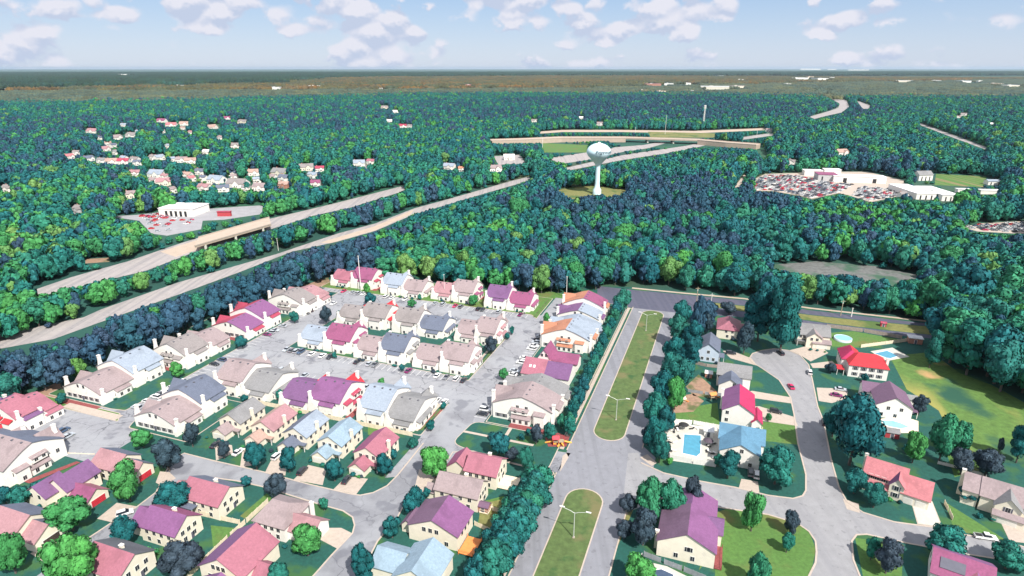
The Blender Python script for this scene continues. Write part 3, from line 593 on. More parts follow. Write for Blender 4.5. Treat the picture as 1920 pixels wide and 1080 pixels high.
# houses between west street and boulevard
gable_house('rose red roofed house','rose red roofed house with low left wing and furnished patio',156.5,-72,11,10.5,('pink','pink'),extra=[(-7.5,.2,2,10,'y',3.4,6.4,('magenta','pink'))],feat=[('deck',11,17,1,8,.5,CREAM)])
gable_house('grey-mauve roofed house','grey-mauve roofed house between the rose red one and the purple one',144.5,-77,14.5,9,('mauve','mauve'),extra=[(-3.5,.2,1,5,'x',2.8,4.6,'mauve')],feat=[('deck',15,18,0,4,.4,CREAM),('bayr','-y',0,7,3,1.2,3.0,'grey')])
house('purple roofed house with orange deck','purple roofed house with cream gable and orange deck beside it',127.5,-77,[(0,15.5,0,11,'y',5.2,8.8,('plum','orchid')),(-3.5,.2,2,8,'y',2.8,4.6,'plum')],wm='cream',feat=[('win','-y',0,4,10,3,4.2),('deck',16,20.5,-1,6,.7,ORANGE),('win','+x',15.5,2,9,3,3.2),('win','-y',0,10,14,1,.9)])
house('light blue roofed house at the bottom','light blue roofed house with two roof ridges at the bottom edge',112,-79.5,[(8,19.5,-3,9,'y',5.2,8.8,('skyblue','skyblue')),(0,8.4,-1,8,'x',4.2,6.8,'skyblue'),(19,24,-2,3,'x',2.6,4.0,'white')],wm='cream',feat=[('win','-y',-3,10,18,3,3.4)])
# east of the boulevard
house('pale blue walled house','pale blue walled house with slate gable roof behind the tree belt',277,-5.5,[(0,9.5,0,14,'y',5.8,9.2,('slate','slate'))],wm='blue',feat=[('win','-y',0,1,8.5,3,.9),('win','-y',0,3.5,6,1,4.4),('chim',-.4,10,9.6),('porch',9.6,12,1,6,2.6,'slate'),('win','+x',9.5,1,13,4,3.5)])
house('white house with slate wing','white house with slate roofs and a small gabled wing in front',247,5,[(0,9,0,8,'y',4.6,7.6,('slate','slate')),(-1,12.5,7.5,17,'x',5.6,9.0,'grey')],feat=[('win','-y',0,5,7,1,4.6),('win','+x',12.5,9,16,2,3.5),('win','-y',7.5,-.6,0,1,4)])
house('berry red roofed house','berry red and magenta roofed white house with a porch beside the driveway',224,7,[(0,11.5,0,16,'y',5.8,9.4,('orchid','berry')),(11,14.5,-1,8,'y',3.0,4.6,'berry')],feat=[('win','-y',0,1,2.6,1,1.0),('win','-y',0,1,2.6,1,4.2),('win','+x',11.5,9,15,2,3.6),('deck',11.5,15,-3,-.5,.6,CREAM),('chim',-.4,11,8.8)])
house('teal blue roofed house by the pool','teal blue roofed white house right of the fenced swimming pool',196,7,[(0,13,0,12,'y',5.6,9.0,('blue','blue')),(-.5,14.5,8,17.5,'x',5.4,8.8,'blue')],feat=[('win','-y',0,6,8,1,5.8),('win','-y',0,1,12,3,1.0),('gar','w',10.5,0,0),('win','+x',14.5,9,17,2,3.4)])
house('pink roofed house under tall trees','pink hipped house half hidden between the tall dark trees',307,2,[(0,11,0,14,'y',5.2,8.6,('pink','rose'),4.),(6,13,4,10,'x',4.2,6.6,'rose')],wm='cream',feat=[('win','-y',0,4,9,2,1.0),('win','-y',0,3,9,2,3.6)])
house('grey roofed house at the cul-de-sac head','grey roofed house with front gables and two-car garage at the cul-de-sac head',311,40,[(0,15,2,13,'x',5.4,9.2,'grey'),(4,11,-1,6,'y',5.2,7.8,('grey','mauve')),(7,15,-1.5,2.5,'x',2.8,4.0,'mauve')],rot=.06,wm='cream',feat=[('gar','w',11,-1.5),('win','-y',-1,5,10,2,3.8),('win','-y',2,1,4,2,3.6),('porch',0,4,-.5,2,2.6,'grey'),('chim',15.2,8,8)])
house('bright red roofed house','bright red hipped house beside the rectangular pool',283,59,[(0,15.5,0,12,'x',5.8,9.4,('red','red'),4.5),(-2,6,6,17,'y',5.8,9.2,('berry','red'),3.)],rot=.03,feat=[('win','-y',0,1,14,4,3.6,WINS),('win','-y',0,1,14,4,.9,WINS),('win','-x',-2,7,16,3,3.6),('porch',-4.5,-1.5,0,5,2.8,'red'),('chim',15.8,5,8.6)])
house('mauve roofed house by the hot tub','mauve roofed house with plain white gable between big tree and hot tub',249,64,[(0,12.5,0,14,'y',5.6,9.4,('plum','plum')),(-3,5,11,18,'x',5.2,7.8,'plum'),(13,17.5,14,18,'x',2.8,3.8,'grey')],feat=[('win','-y',0,2,11,2,3.8),('win','-y',0,1.5,3,1,.9),('win','-y',0,6,8,1,.9),('porch',12.5,15.5,3,8,2.7,'plum')])
N9=guv(1615,905); 
house('salmon roofed house with brick porch','salmon roofed house with purple dormer gable, brick porch and pale driveway',199,52,[(0,11.5,0,8.5,'x',5.4,8.8,'salmon'),(11,18.5,-2,8,'x',3.6,7.4,'salmon'),(7.5,11.5,-2.2,3,'y',5.3,7.8,('purple','salmon')),(-.2,7.6,-1.8,.3,'x',2.7,3.8,'salmon')],rot=-.28,feat=[('win','-y',-2.2,8,11,1,3.7,WINS),('win','-y',-2.2,8,11,1,1.2,WINS),('win','-y',0,1,6.5,3,4.0,WINS),('gar','s',13,-2),('gar','s',16.4,-2),('chim',-.5,5,9.4)],wm='cream')
house('grey-mauve roofed house at the right edge','grey-mauve roofed house with a grey front gable at the right edge',200,80,[(0,4,0,10,'x',5.2,8.6,'mauve'),(4.5,16,-.5,10,'x',5.2,8.8,'mauve'),(8,14.5,-3,3,'y',5.0,8.0,('grey','grey')),(8,15.5,-4.5,-2.5,'x',2.7,3.6,'mauve')],rot=-.28,feat=[('win','-y',-3,9,13.5,1,3.6,WINS),('gar','w',11.5,-4.5),('win','-x',0,2,8,2,3.5),('chim',-.6,5,9.2)],wm='cream')
house('plum roofed house by the boulevard','large plum roofed house with broad cream gable beside the boulevard',145,-8,[(0,15.5,0,13,'y',5.4,9.6,('plum','orchid')),(1,15,13.5,23,'y',5.0,8.6,('purple','orchid')),(11,17,9,16,'x',4.6,7.0,'purple')],wm='cream',feat=[('win','-y',0,7.5,9.5,2,3.8),('win','-y',0,3,12,2,1.0),('win','+x',15.5,2,8,2,1.0),('chim',-.5,3,6),('deck',15.6,17.6,0,9,.4,MULCH)])
house('orchid roofed house at the bottom right','orchid roofed house with a dark solar panel at the lower right corner',160,62,[(0,13,-3,9,'x',5.4,8.8,('magenta','orchid')),(5,14,-6,2,'y',4.6,7.4,('pink','orchid'))],rot=-.25,feat=[('panel',1.5,7,-1.5,1.5,6.6,radians(29),'x'),('win','-x',0,0,8,2,3.4)])
# ---------------------------------------------------------------- trees
def leafmat(name,cols,var=.48,k=1.18,nsc=.35):
    cols=[tuple(x*k for x in c) for c in cols]
    m=bpy.data.materials.new(name); m.use_nodes=True; t=m.node_tree; n=t.nodes; l=t.links; b=n['Principled BSDF']
    b.inputs['Roughness'].default_value=.75; b.inputs['Specular IOR Level'].default_value=.25
    oi=n.new('ShaderNodeObjectInfo'); cr=n.new('ShaderNodeValToRGB'); e=cr.color_ramp.elements
    e[0].position=0; e[0].color=(*cols[0],1); e[1].position=1; e[1].color=(*cols[-1],1)
    for i,c in enumerate(cols[1:-1]): q=e.new((i+1)/(len(cols)-1)); q.color=(*c,1)
    l.new(oi.outputs['Random'],cr.inputs[0])
    g=n.new('ShaderNodeNewGeometry'); ns=n.new('ShaderNodeTexNoise'); ns.inputs['Scale'].default_value=nsc; ns.inputs['Detail'].default_value=5; ns.inputs['Roughness'].default_value=.7; l.new(g.outputs['Position'],ns.inputs['Vector'])
    r=n.new('ShaderNodeMapRange'); l.new(ns.outputs['Fac'],r.inputs[0]); r.inputs[1].default_value=.3; r.inputs[2].default_value=.7; r.inputs[3].default_value=1-var; r.inputs[4].default_value=1+var
    nb=n.new('ShaderNodeTexNoise'); nb.inputs['Scale'].default_value=.012; nb.inputs['Detail'].default_value=3; l.new(g.outputs['Position'],nb.inputs['Vector'])
    rb=n.new('ShaderNodeMapRange'); l.new(nb.outputs['Fac'],rb.inputs[0]); rb.inputs[1].default_value=.42; rb.inputs[2].default_value=.62; rb.inputs[4].default_value=.55
    mb=n.new('ShaderNodeMix'); mb.data_type='RGBA'; l.new(rb.outputs[0],mb.inputs[0]); l.new(cr.outputs[0],mb.inputs['A']); mb.inputs['B'].default_value=tuple(.68*a+.32*b_ for a,b_ in zip((*cols[0],1),(.012,.10,.12,1)))
    s=n.new('ShaderNodeVectorMath'); s.operation='SCALE'; l.new(mb.outputs['Result'],s.inputs[0]); l.new(r.outputs[0],s.inputs['Scale'])
    l.new(s.outputs[0],b.inputs['Base Color']); return m
LEAF=leafmat('leaves_green',[(.012,.105,.125),(.014,.135,.125),(.020,.165,.115),(.034,.20,.095),(.016,.125,.13)])
LEAFB=leafmat('leaves_bright',[(.04,.21,.065),(.07,.27,.06),(.03,.18,.07)])
LIME=leafmat('leaves_lime',[(.10,.25,.06),(.14,.27,.08),(.07,.21,.06)])
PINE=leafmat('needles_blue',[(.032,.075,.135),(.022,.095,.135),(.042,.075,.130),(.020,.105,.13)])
DARKL=leafmat('leaves_dark',[(.032,.055,.075),(.045,.065,.090)])
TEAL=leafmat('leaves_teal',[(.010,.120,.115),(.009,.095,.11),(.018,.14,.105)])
OLIVE=leafmat('leaves_olive',[(.055,.080,.055),(.095,.105,.05),(.05,.075,.06),(.11,.115,.045)],.75,.85,.02)
BROWNL=leafmat('leaves_autumn',[(.065,.060,.02),(.16,.080,.015),(.035,.05,.02),(.09,.075,.02),(.05,.06,.02)],.8,.9,.014)
DEEP=leafmat('leaves_deep',[(.010,.032,.014),(.016,.042,.015),(.026,.052,.018)],.7,.75,.01)
def crown(seed,kind,mt,n=1500,leaf=.11):
    n=int(n*2.1) if n>900 else int(n*1.4); leaf*=.66 if n>1800 else .85
    rd=random.Random(seed); L=[]
    if kind=='round': 
        L.append((Vector((0,0,.5)),.62,.40))
        for i in range(13):
            q=rd.random()*2*pi; z=rd.uniform(.28,.8); rr=.62*sqrt(max(0.05,1-((z-.5)/.5)**2))*rd.uniform(.7,1.05)
            s=rd.uniform(.26,.42); L.append((Vector((cos(q)*rr,sin(q)*rr,z)),s,s*.42))
        L.append((Vector((rd.uniform(-.1,.1),rd.uniform(-.1,.1),.82)),.36,.17))
    elif kind=='cone':
        for i in range(14):
            z=.12+.8*i/13; rr=.75*(1-z)**.75+.08; 
            for k in range(2 if i<9 else 1):
                q=rd.random()*2*pi; L.append((Vector((cos(q)*rr*.4,sin(q)*rr*.4,z)),rr*.8,.10))
    elif kind=='tall':
        for i in range(18):
            z=rd.uniform(.22,.86); q=rd.random()*2*pi; rr=.5*sqrt(max(.08,1-((z-.5)/.52)**2))*rd.uniform(.6,1.1); s=rd.uniform(.28,.42)
            L.append((Vector((cos(q)*rr,sin(q)*rr,z)),s,s*.30))
        L.append((Vector((0,0,.5)),.5,.42)); L.append((Vector((0,0,.9)),.25,.10))
    b=MB(); nv=[]
    def inside(p,skip):
        for j,(c,r,h) in enumerate(L):
            if j==skip: continue
            d=p-c
            if (d.x/r)**2+(d.y/r)**2+(d.z/h)**2<.72: return True
        return False
    tot=sum(r*r for _,r,_ in L); cnt=0
    for j,(c,r,h) in enumerate(L):
        for _ in range(int(n*r*r/tot)+1):
            d=Vector((rd.gauss(0,1),rd.gauss(0,1),rd.gauss(0,1))).normalized()
            p=c+Vector((d.x*r,d.y*r,d.z*h))*rd.uniform(.88,1.08)
            if p.z<.06 or inside(p,j): continue
            nn=Vector((d.x/r,d.y/r,d.z/h*.5)).normalized()
            nn=(nn+Vector((rd.gauss(0,.35),rd.gauss(0,.35),rd.gauss(0,.3)))).normalized()
            a=nn.orthogonal().normalized(); a=(Matrix.Rotation(rd.random()*6.3,3,nn)@a); c2=nn.cross(a); s=leaf*rd.uniform(.6,1.4)
            q=[p+a*s,p+c2*s*.8+nn*s*.2,p-a*s,p-c2*s*.8-nn*s*.1]
            q=[Vector((x.x,x.y,p.z+(x.z-p.z)*.55)) for x in q]
            b.add(q,[(0,1,2,3)],mt)
            out=(Vector((d.x,d.y,d.z*.9))+Vector((rd.gauss(0,.3),rd.gauss(0,.3),rd.gauss(0,.3)))).normalized(); nv+=[out]*4
    # solid heart so that the crown does not read as a shell
    import bmesh
    bm=bmesh.new(); bmesh.ops.create_icosphere(bm,subdivisions=2,radius=1)
    for (c,r,h) in L:
        vs=[c+Vector((v.co.x*r*.86,v.co.y*r*.86,v.co.z*h*.86)) for v in bm.verts]
        bm.verts.index_update(); b.add(vs,[[v.index for v in f.verts] for f in bm.faces],mt); nv+=[v.co.copy() for v in bm.verts]
    bm.free()
    me=b.mesh('crown',True)
    try: me.normals_split_custom_set_from_vertices([tuple(x) for x in nv])
    except Exception as ex: print('normals',ex)
    return me
def trunkmesh(seed):
    rd=random.Random(seed); b=MB(); b.tube([(0,0,0),(.01,.02,.2),(-.01,.01,.45),(.0,.0,.7)],[.085,.06,.045,.02],BARK,7)
    for i in range(4):
        q=rd.random()*6.3; z=.22+.08*i; b.tube([(0,0,z),(cos(q)*.3,sin(q)*.3,z+.18),(cos(q)*.5,sin(q)*.5,z+.32)],[.035,.022,.008],BARK,5)
    return b.mesh('trunk')
TRK=[trunkmesh(i) for i in range(3)]
CR={}
for k,kind,mt,n,lf in (('green','round',LEAF,1500,.10),('bright','round',LEAFB,1700,.10),('lime','round',LIME,1300,.10),('dark','round',DARKL,1600,.09),('teal','round',TEAL,2000,.085),('pine','tall',PINE,1100,.12),('cone','cone',TEAL,1100,.10),('tallgreen','tall',LEAF,1500,.10),('tallteal','tall',TEAL,3200,.07)):
    CR[k]=[crown(hash(k)%97 if 0 else len(k)*31+i*7,kind,mt,n,lf) for i in range(3)]
# low detail crowns for the mass of the woods
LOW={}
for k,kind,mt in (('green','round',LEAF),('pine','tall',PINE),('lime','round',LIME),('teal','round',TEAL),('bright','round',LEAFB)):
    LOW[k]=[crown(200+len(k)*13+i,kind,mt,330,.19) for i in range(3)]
def tree(name,X,Y,r,h,kind,idx=0,rz=None,zb=None):
    o=empty(name,(X,Y,0),random.random()*6.3 if rz is None else rz)
    child('trunk',TRK[idx%3],o,scale=(r*.55+1,r*.55+1,h)); child('crown',CR[kind][idx%3],o,(0,0,h*(.06 if kind!='cone' else .02)),scale=(r,r,h*.95)); return o
def zat(X,Y,py):   # height whose picture row is py above ground point
    lo,hi=0,80
    for _ in range(30):
        m=(lo+hi)/2
        if proj(X,Y,m)[1]>py: lo=m
        else: hi=m
    return lo
def nearest(X,Y):
    return min(BLD,key=lambda b:hypot(b[0]-X,b[1]-Y))
def where(X,Y):
    b=nearest(X,Y); u,v=UV(X,Y); ub,vb=UV(b[0],b[1]); du,dv=u-ub,v-vb
    rel=('right of' if dv>0 else 'left of') if abs(dv)>abs(du) else ('behind' if du>0 else 'in front of')
    return rel+' the '+b[2]
TW={'green':'green','bright':'bright green','lime':'yellow-green','dark':'dark blackish','teal':'teal green','pine':'blue-green','cone':'pointed teal','tallgreen':'green','tallteal':'dark teal'}
NT=[ # base x, base y, top y, width px, kind
(118,757,737,24,'teal'),(150,712,672,36,'lime'),(335,708,679,29,'bright'),(455,654,629,25,'green'),(553,607,583,19,'green'),(612,609,573,25,'dark'),(637,598,582,12,'green'),(618,562,547,15,'teal'),
(688,551,531,17,'bright'),(694,573,548,25,'green'),(772,577,561,19,'bright'),(787,563,551,10,'green'),(888,573,553,20,'bright'),(580,617,609,11,'teal'),(628,673,659,11,'green'),(754,697,682,13,'green'),(716,722,709,14,'bright'),(526,751,730,18,'green'),
(459,752,740,16,'teal'),(921,664,630,28,'dark'),(1024,610,586,17,'bright'),(944,713,691,20,'bright'),(960,628,611,11,'green'),(951,637,624,12,'green'),(832,768,754,13,'teal'),(1036,800,768,15,'cone'),
(1030,828,792,28,'green'),(1005,834,795,28,'dark'),(978,826,813,15,'teal'),(990,815,803,12,'green'),(1165,590,541,40,'green'),(1152,606,578,20,'green'),(1146,620,595,20,'teal'),(1138,637,610,21,'green'),(1130,655,627,22,'teal'),(1121,675,645,23,'green'),(1113,697,664,24,'green'),
(1103,718,684,25,'teal'),(1094,742,706,26,'green'),(1085,768,730,27,'green'),(1074,792,752,27,'teal'),(1068,820,782,28,'green'),(1052,805,775,20,'green'),(1010,935,874,76,'green'),(998,960,898,74,'teal'),(985,985,921,74,'green'),(972,1012,946,76,'green'),
(957,1040,971,78,'teal'),(940,1070,998,80,'green'),(922,1100,1026,80,'green'),(988,885,838,38,'teal'),(960,865,840,30,'dark'),(935,855,812,48,'green'),(816,897,837,60,'bright'),(778,966,914,48,'teal'),(736,1008,968,40,'teal'),(684,1100,1018,50,'tallteal'),
(482,880,828,44,'teal'),(543,886,838,38,'teal'),(421,860,828,30,'dark'),(628,902,860,42,'teal'),(722,893,850,38,'teal'),(737,862,842,22,'green'),(775,842,820,22,'teal'),(808,808,787,20,'teal'),(362,838,793,34,'dark'),(318,884,823,62,'dark'),(270,840,806,42,'bright'),
(245,940,868,62,'bright'),(330,962,904,72,'teal'),(138,995,934,80,'bright'),(236,1026,970,54,'teal'),(345,1082,1018,84,'dark'),(150,1105,1005,100,'bright'),(30,1075,1000,62,'bright'),(12,945,914,36,'teal'),(42,950,915,46,'green'),(72,930,904,34,'green'),
(521,937,888,46,'dark'),(608,957,934,20,'green'),(578,1042,986,64,'bright'),(464,912,892,22,'green'),(525,1100,1058,44,'teal'),(1306,640,553,36,'pine'),(1278,612,562,42,'green'),(1268,650,590,46,'green'),(1296,665,600,48,'tallteal'),(1262,690,630,50,'teal'),(1292,700,632,50,'tallteal'),
(1252,728,660,52,'teal'),(1276,735,672,48,'green'),(1240,765,695,54,'teal'),(1262,772,705,42,'bright'),(1228,805,735,52,'green'),(1246,815,760,40,'teal'),(1222,850,780,50,'teal'),(1236,868,810,40,'teal'),(1212,835,800,26,'dark'),
(1215,975,895,62,'green'),(1255,972,898,62,'green'),(1296,962,893,44,'dark'),(1176,965,926,38,'dark'),(1205,1022,955,62,'dark'),(1170,1010,975,36,'dark'),(1200,1100,1046,70,'bright'),(1408,996,925,46,'bright'),(1480,1002,958,34,'dark'),(1474,1036,998,30,'green'),(1415,1105,1034,46,'green'),
(1364,897,843,46,'teal'),(1452,908,838,80,'green'),(1592,872,738,116,'teal'),(1560,820,760,50,'teal'),(1710,868,810,40,'bright'),(1760,866,775,56,'green'),(1790,855,790,46,'green'),(1800,890,842,52,'dark'),(1845,895,842,60,'dark'),(1600,925,880,46,'teal'),(1637,952,906,48,'teal'),(1816,940,912,44,'teal'),
(1722,778,740,32,'dark'),(1905,868,790,44,'tallteal'),(1872,850,820,14,'dark'),(1765,1046,990,76,'green'),(1885,1066,1020,76,'green'),(1660,1075,1012,56,'dark'),(1632,1050,1010,34,'green'),(1420,640,528,74,'tallteal'),(1462,664,518,86,'tallteal'),(1325,612,563,44,'pine'),(1322,632,588,30,'dark'),(1394,664,602,38,'dark'),(1435,610,520,76,'tallteal'),(1366,590,566,36,'dark'),
(1556,700,681,24,'dark'),(1500,545,512,42,'lime'),(1620,716,700,16,'teal'),(1700,850,835,22,'teal'),(1742,690,620,40,'tallteal'),(800,935,915,20,'teal'),(905,905,890,16,'teal'),(1395,700,688,10,'green'),(1440,790,775,14,'bright'),(1345,875,850,20,'green'),(1255,872,858,14,'bright')]
hr=[t for t in NT if t[1]>=900 and 915<t[0]<1015 and t[3]>50]
NT+=[((a[0]+b_[0])/2,(a[1]+b_[1])/2,(a[2]+b_[2])/2,(a[3]+b_[3])/2,a[4]) for a,b_ in zip(hr[:-1],hr[1:])]+[(x-24,y+4,yt+14,w_*.75,k_) for x,y,yt,w_,k_ in hr[1:]]
hr=[t for t in NT if 590<=t[1]<=820 and 1066<t[0]<1170]
NT+=[((a[0]+b_[0])/2-4,(a[1]+b_[1])/2,(a[2]+b_[2])/2+4,(a[3]+b_[3])/2*.9,'green') for a,b_ in zip(hr[:-1],hr[1:])]
for i,(x,y,yt,wpx,kd) in enumerate(NT):
    X,Y=G(x,y); h=max(1.8,zat(X,Y,yt)); d=Y*cP+(H-h*.5)*sP; r=wpx/2*d/F*.98
    nm='conifer' if kd in('cone','pine') else ('bush' if h<4 else 'broadleaf_tree')
    o=tree(nm,X,Y,r,h,kd,i)
    sz='small' if h<7 else ('big' if h>16 else 'mid-sized')
    tag(o,f"{sz} {TW[kd]} {'bush' if nm=='bush' else 'tree'} {where(X,Y)}",'bush' if nm=='bush' else 'tree','trees of the estate and gardens')
bsh=[crown(900+i,'round',m_,420,.2) for i,m_ in enumerate((TEAL,DARKL,LEAFB))]
def bush(u,v,r_,short):
    X_,Y_=W(u,v); o=bpy.data.objects.new('bush',bsh[rdb.randrange(3)]); COL.objects.link(o); o.location=(X_,Y_,.1); o.rotation_euler=(0,0,rdb.random()*6); o.scale=(r_,r_,r_*rdb.uniform(1.1,1.7)); tag(o,'low bush along the wall of the '+short,'bush','foundation bushes')
rdb=random.Random(4)
for (X_,Y_,short) in list(BLD):
    u_,v_=UV(X_,Y_)
    tw='townhouses' in short
    for k in range(4 if tw else 3): bush(u_-(10.2 if tw else 7.4)-rdb.random(),v_+rdb.uniform(-12,12)*(1 if tw else .5),rdb.uniform(.6,1.1),short)
# ---------------------------------------------------------------- forest
def inpoly(px,py,poly):
    poly=np.array(poly,float); x1,y1=poly[:,0],poly[:,1]; x2,y2=np.roll(x1,-1),np.roll(y1,-1)
    res=np.zeros(px.shape,bool)
    for a,b_,c,d in zip(x1,y1,x2,y2):
        if b_==d: continue
        cond=((b_>py)!=(d>py)) & (px<(c-a)*(py-b_)/(d-b_)+a); res^=cond
    return res
def nproj(X,Y,z):
    d=Y*cP-(z-H)*sP; up=Y*sP+(z-H)*cP; return 960+F*X/d,540-F*up/d
HA=[(40,550),(133,520),(240,490),(333,458),(433,427),(550,400),(633,380),(758,348),(758,357),(658,388),(590,403),(520,425),(367,470),(273,507),(193,523),(147,533),(60,552)]
HB=[(-10,648),(157,595),(190,580),(333,530),(517,477),(633,438),(704,418),(776,390),(835,375),(898,357),(960,339),(996,329),(996,335),(960,348),(898,365),(835,383),(776,400),(700,435),(633,453),(547,470),(450,510),(333,553),(200,593),(153,627),(-10,658)]
HB2=[(1064,314),(1167,292),(1289,275),(1289,279),(1240,288),(1167,300),(1064,320)]
HC=[(1031,298),(1099,287),(1155,277),(1206,274),(1215,277),(1167,283),(1108,298),(1061,305)]
HD=[(920,262),(984,260),(1052,257),(1173,257),(1310,261),(1366,266),(1422,270),(1440,290),(1434,298),(1416,278),(1372,276),(1289,276),(1176,276),(1138,263),(984,268),(920,268)]
HE=[(1013,246.5),(1055,243.5),(1167,243.5),(1301,245.5),(1434,240),(1434,244),(1301,250),(1167,247.5),(1055,247.5),(1013,250.5)]
HE2=[(1393,257),(1434,251),(1450,250),(1450,254),(1393,262)]
HF=[(1519,161),(1536,158),(1562,177),(1588,189),(1592,200),(1578,211),(1550,217),(1527,223),(1517,219),(1552,209),(1572,202),(1574,194),(1556,184),(1532,170)]
HG=[(1606,188),(1632,198),(1630,204),(1618,204)]
HH=[(1724,230),(1795,256),(1852,277),(1850,281),(1795,261),(1724,234)]
JY1=[(1416,335),(1435,326),(1508,324),(1573,322),(1625,322),(1698,339),(1695,366),(1633,379),(1590,366),(1573,362),(1522,373),(1495,366),(1446,358),(1416,358)]
JY2=[(1804,426),(1839,419),(1930,414),(1930,438),(1904,438),(1833,434)]
FARM=[(1755,326),(1850,331),(1844,351),(1752,347)]
TWR=[(1046,356),(1075,351),(1120,350),(1173,357),(1161,365),(1128,363),(1100,366),(1073,370)]
WHY=[(204,406),(255,403),(300,398),(440,388),(493,385),(493,395),(487,402),(420,412),(380,414),(377,430),(313,442),(284,438),(261,414)]
WET=[(1440,497),(1530,491),(1615,498),(1700,511),(1725,522),(1640,522),(1590,514),(1505,515)]
WETG=[(1430,498),(1530,490),(1640,499),(1740,520),(1790,560),(1700,566),(1600,550),(1480,530)]
GRN=[(1016,268),(1102,272),(1102,286),(1020,286)]
GRN2=[(1215,247),(1342,250),(1340,258),(1220,258)]
VIS=[[(1712,345),(1750,345),(1750,375),(1712,375)],[(1762,350),(1792,350),(1792,378),(1762,378)],[(1720,325),(1752,325),(1752,339),(1720,339)],[(1850,338),(1876,338),(1876,347),(1850,347)],[(1836,358),(1872,358),(1872,364),(1836,364)],[(1787,357),(1804,357),(1804,362),(1787,362)],HA,HB,HB2,HC,HD,HE,HE2,HF,HG,HH,JY1,JY2,FARM,TWR,WHY,WET,GRN,GRN2,[(160,485),(205,483),(205,492),(160,494)],[(1395,326),(1398,330),(1385,350),(1378,350)],[(925,292),(975,290),(985,305),(935,308)]]
NEAR=[(-900,1500),(-260,890),(0,782),(45,758),(95,742),(128,733),(215,676),(290,663),(392,622),(505,575),(560,550),(625,528),(800,528),(1010,552),(1060,553),(1150,545),(1181,537),(1300,546),(1395,558),(1520,576),(1745,602),(1790,625),(1745,645),(1800,705),(1860,728),(1925,762),(2200,880),(3000,1500)]
# far houses: x, base y, width px, roof, wall
FH=[(170,250,26,'rose','white'),(222,262,22,'white','white'),(243,258,24,'white','white'),(320,238,24,'salmon','white'),(300,230,20,'magenta','white'),(345,236,22,'peach','white'),(402,242,26,'peach','white'),(426,225,16,'magenta','white'),(452,232,20,'white','cream'),(385,290,18,'white','white'),(412,262,14,'white','white'),(440,278,22,'white','white'),
(133,298,18,'salmon','white'),(170,302,20,'slate','white'),(188,306,18,'grey','white'),(209,308,22,'peach','white'),(230,308,22,'crimson','white'),(250,304,18,'white','white'),(200,284,20,'rose','white'),(216,290,16,'grey','white'),(285,300,18,'white','white'),(303,300,20,'paleblue','white'),(340,305,22,'white','white'),(357,307,22,'peach','white'),(258,310,18,'slate','white'),
(252,330,20,'rose','white'),(290,333,34,'paleblue','white'),(308,348,30,'rose','cream'),(325,362,18,'white','white'),(348,334,20,'peach','white'),(362,340,16,'salmon','white'),(373,328,22,'slate','white'),(400,344,34,'paleblue','white'),(475,330,26,'peach','white'),(436,330,14,'slate','white'),(520,330,34,'grey','cream'),(530,340,24,'slate','white'),(530,353,22,'peach','brick'),(575,320,28,'white','cream'),(600,322,18,'crimson','white'),(584,334,20,'paleblue','white'),
(590,350,22,'magenta','white'),(380,358,24,'rose','white'),(418,360,24,'slate','white'),(672,312,26,'paleblue','white'),(694,308,16,'pink','white'),(692,320,12,'grey','white'),(840,318,24,'paleblue','white'),(866,322,14,'orange','white'),(930,322,26,'white','white'),(755,240,16,'crimson','white'),(742,212,12,'white','white'),(720,204,18,'white','cream'),(768,240,12,'white','white'),(730,230,12,'white','white'),
(98,396,18,'paleblue','white'),(145,400,26,'white','grey'),(60,402,12,'white','white'),(245,372,26,'white','cream'),(12,360,24,'white','white'),(955,300,22,'white','white'),(485,358,30,'white','white'),(440,352,40,'white','white'),(1090,224,10,'white','white'),(1125,236,16,'white','white'),(1002,230,14,'white','white'),
(1095,346,12,'crimson','red'),(1441,248,12,'white','white'),(1487,309,22,'white','white'),(1582,291,26,'peach','white'),(1798,222,12,'rose','white'),(1808,218,14,'white','white'),(1859,236,10,'white','white'),(1894,252,10,'white','white'),(1695,372,10,'white','white')]
_r=random.Random(11)
for (cx_,cy_,sx_,sy_,n_) in ((240,300,110,10,10),(350,345,70,16,9),(330,245,100,12,8),(450,345,60,14,8),(560,340,60,12,6),(250,270,70,10,5)):
    for _ in range(n_):
        q=(cx_+_r.uniform(-sx_,sx_),cy_+_r.uniform(-sy_,sy_))
        if all(abs(q[0]-f[0])>13 or abs(q[1]-f[1])>6 for f in FH): FH.append((q[0],q[1],_r.uniform(10,15),_r.choice(['rose','grey','slate','paleblue','taupe','peach','mauve']),'white'))
rng=np.random.default_rng(5)
def scatter(y0,y1,step):
    """jittered grid of stems between two distances, inside the view (with a margin)"""
    D0,D1=y0,y1; ys=np.arange(D0,D1,step); out=[]
    for y in ys:
        hw=.92*y+60; xs=np.arange(-hw,hw,step)
        out.append(np.stack([xs+rng.uniform(-.45,.45,len(xs))*step,y+rng.uniform(-.45,.45,len(xs))*step],1))
    return np.concatenate(out)
def fd(py): return G(960,py)[1]
c1=scatter(150,fd(330),8.2); c2=scatter(fd(330),fd(230),9.6); c3=scatter(fd(230),fd(178),12.5)
pts=np.concatenate([c1,c2,c3]); sz=np.concatenate([np.full(len(c1),1.),np.full(len(c2),1.15),np.full(len(c3),1.25)])
X,Y=pts[:,0],pts[:,1]; bx,by=nproj(X,Y,0.)
bound=np.interp(bx,[-400,0,300,500,600,960,1400,1560,1920,2400],[198,197,192,187,184,176,180,186,184,184])
keep=(by>bound-1)&(bx>-260)&(bx<2180)&(by<900)&~inpoly(bx,by,NEAR)
hgt=(rng.uniform(12,19,len(X)))*np.where(sz>1.2,.95,1.); hgt=hgt*np.where(rng.random(len(X))<.08,1.25,1.)
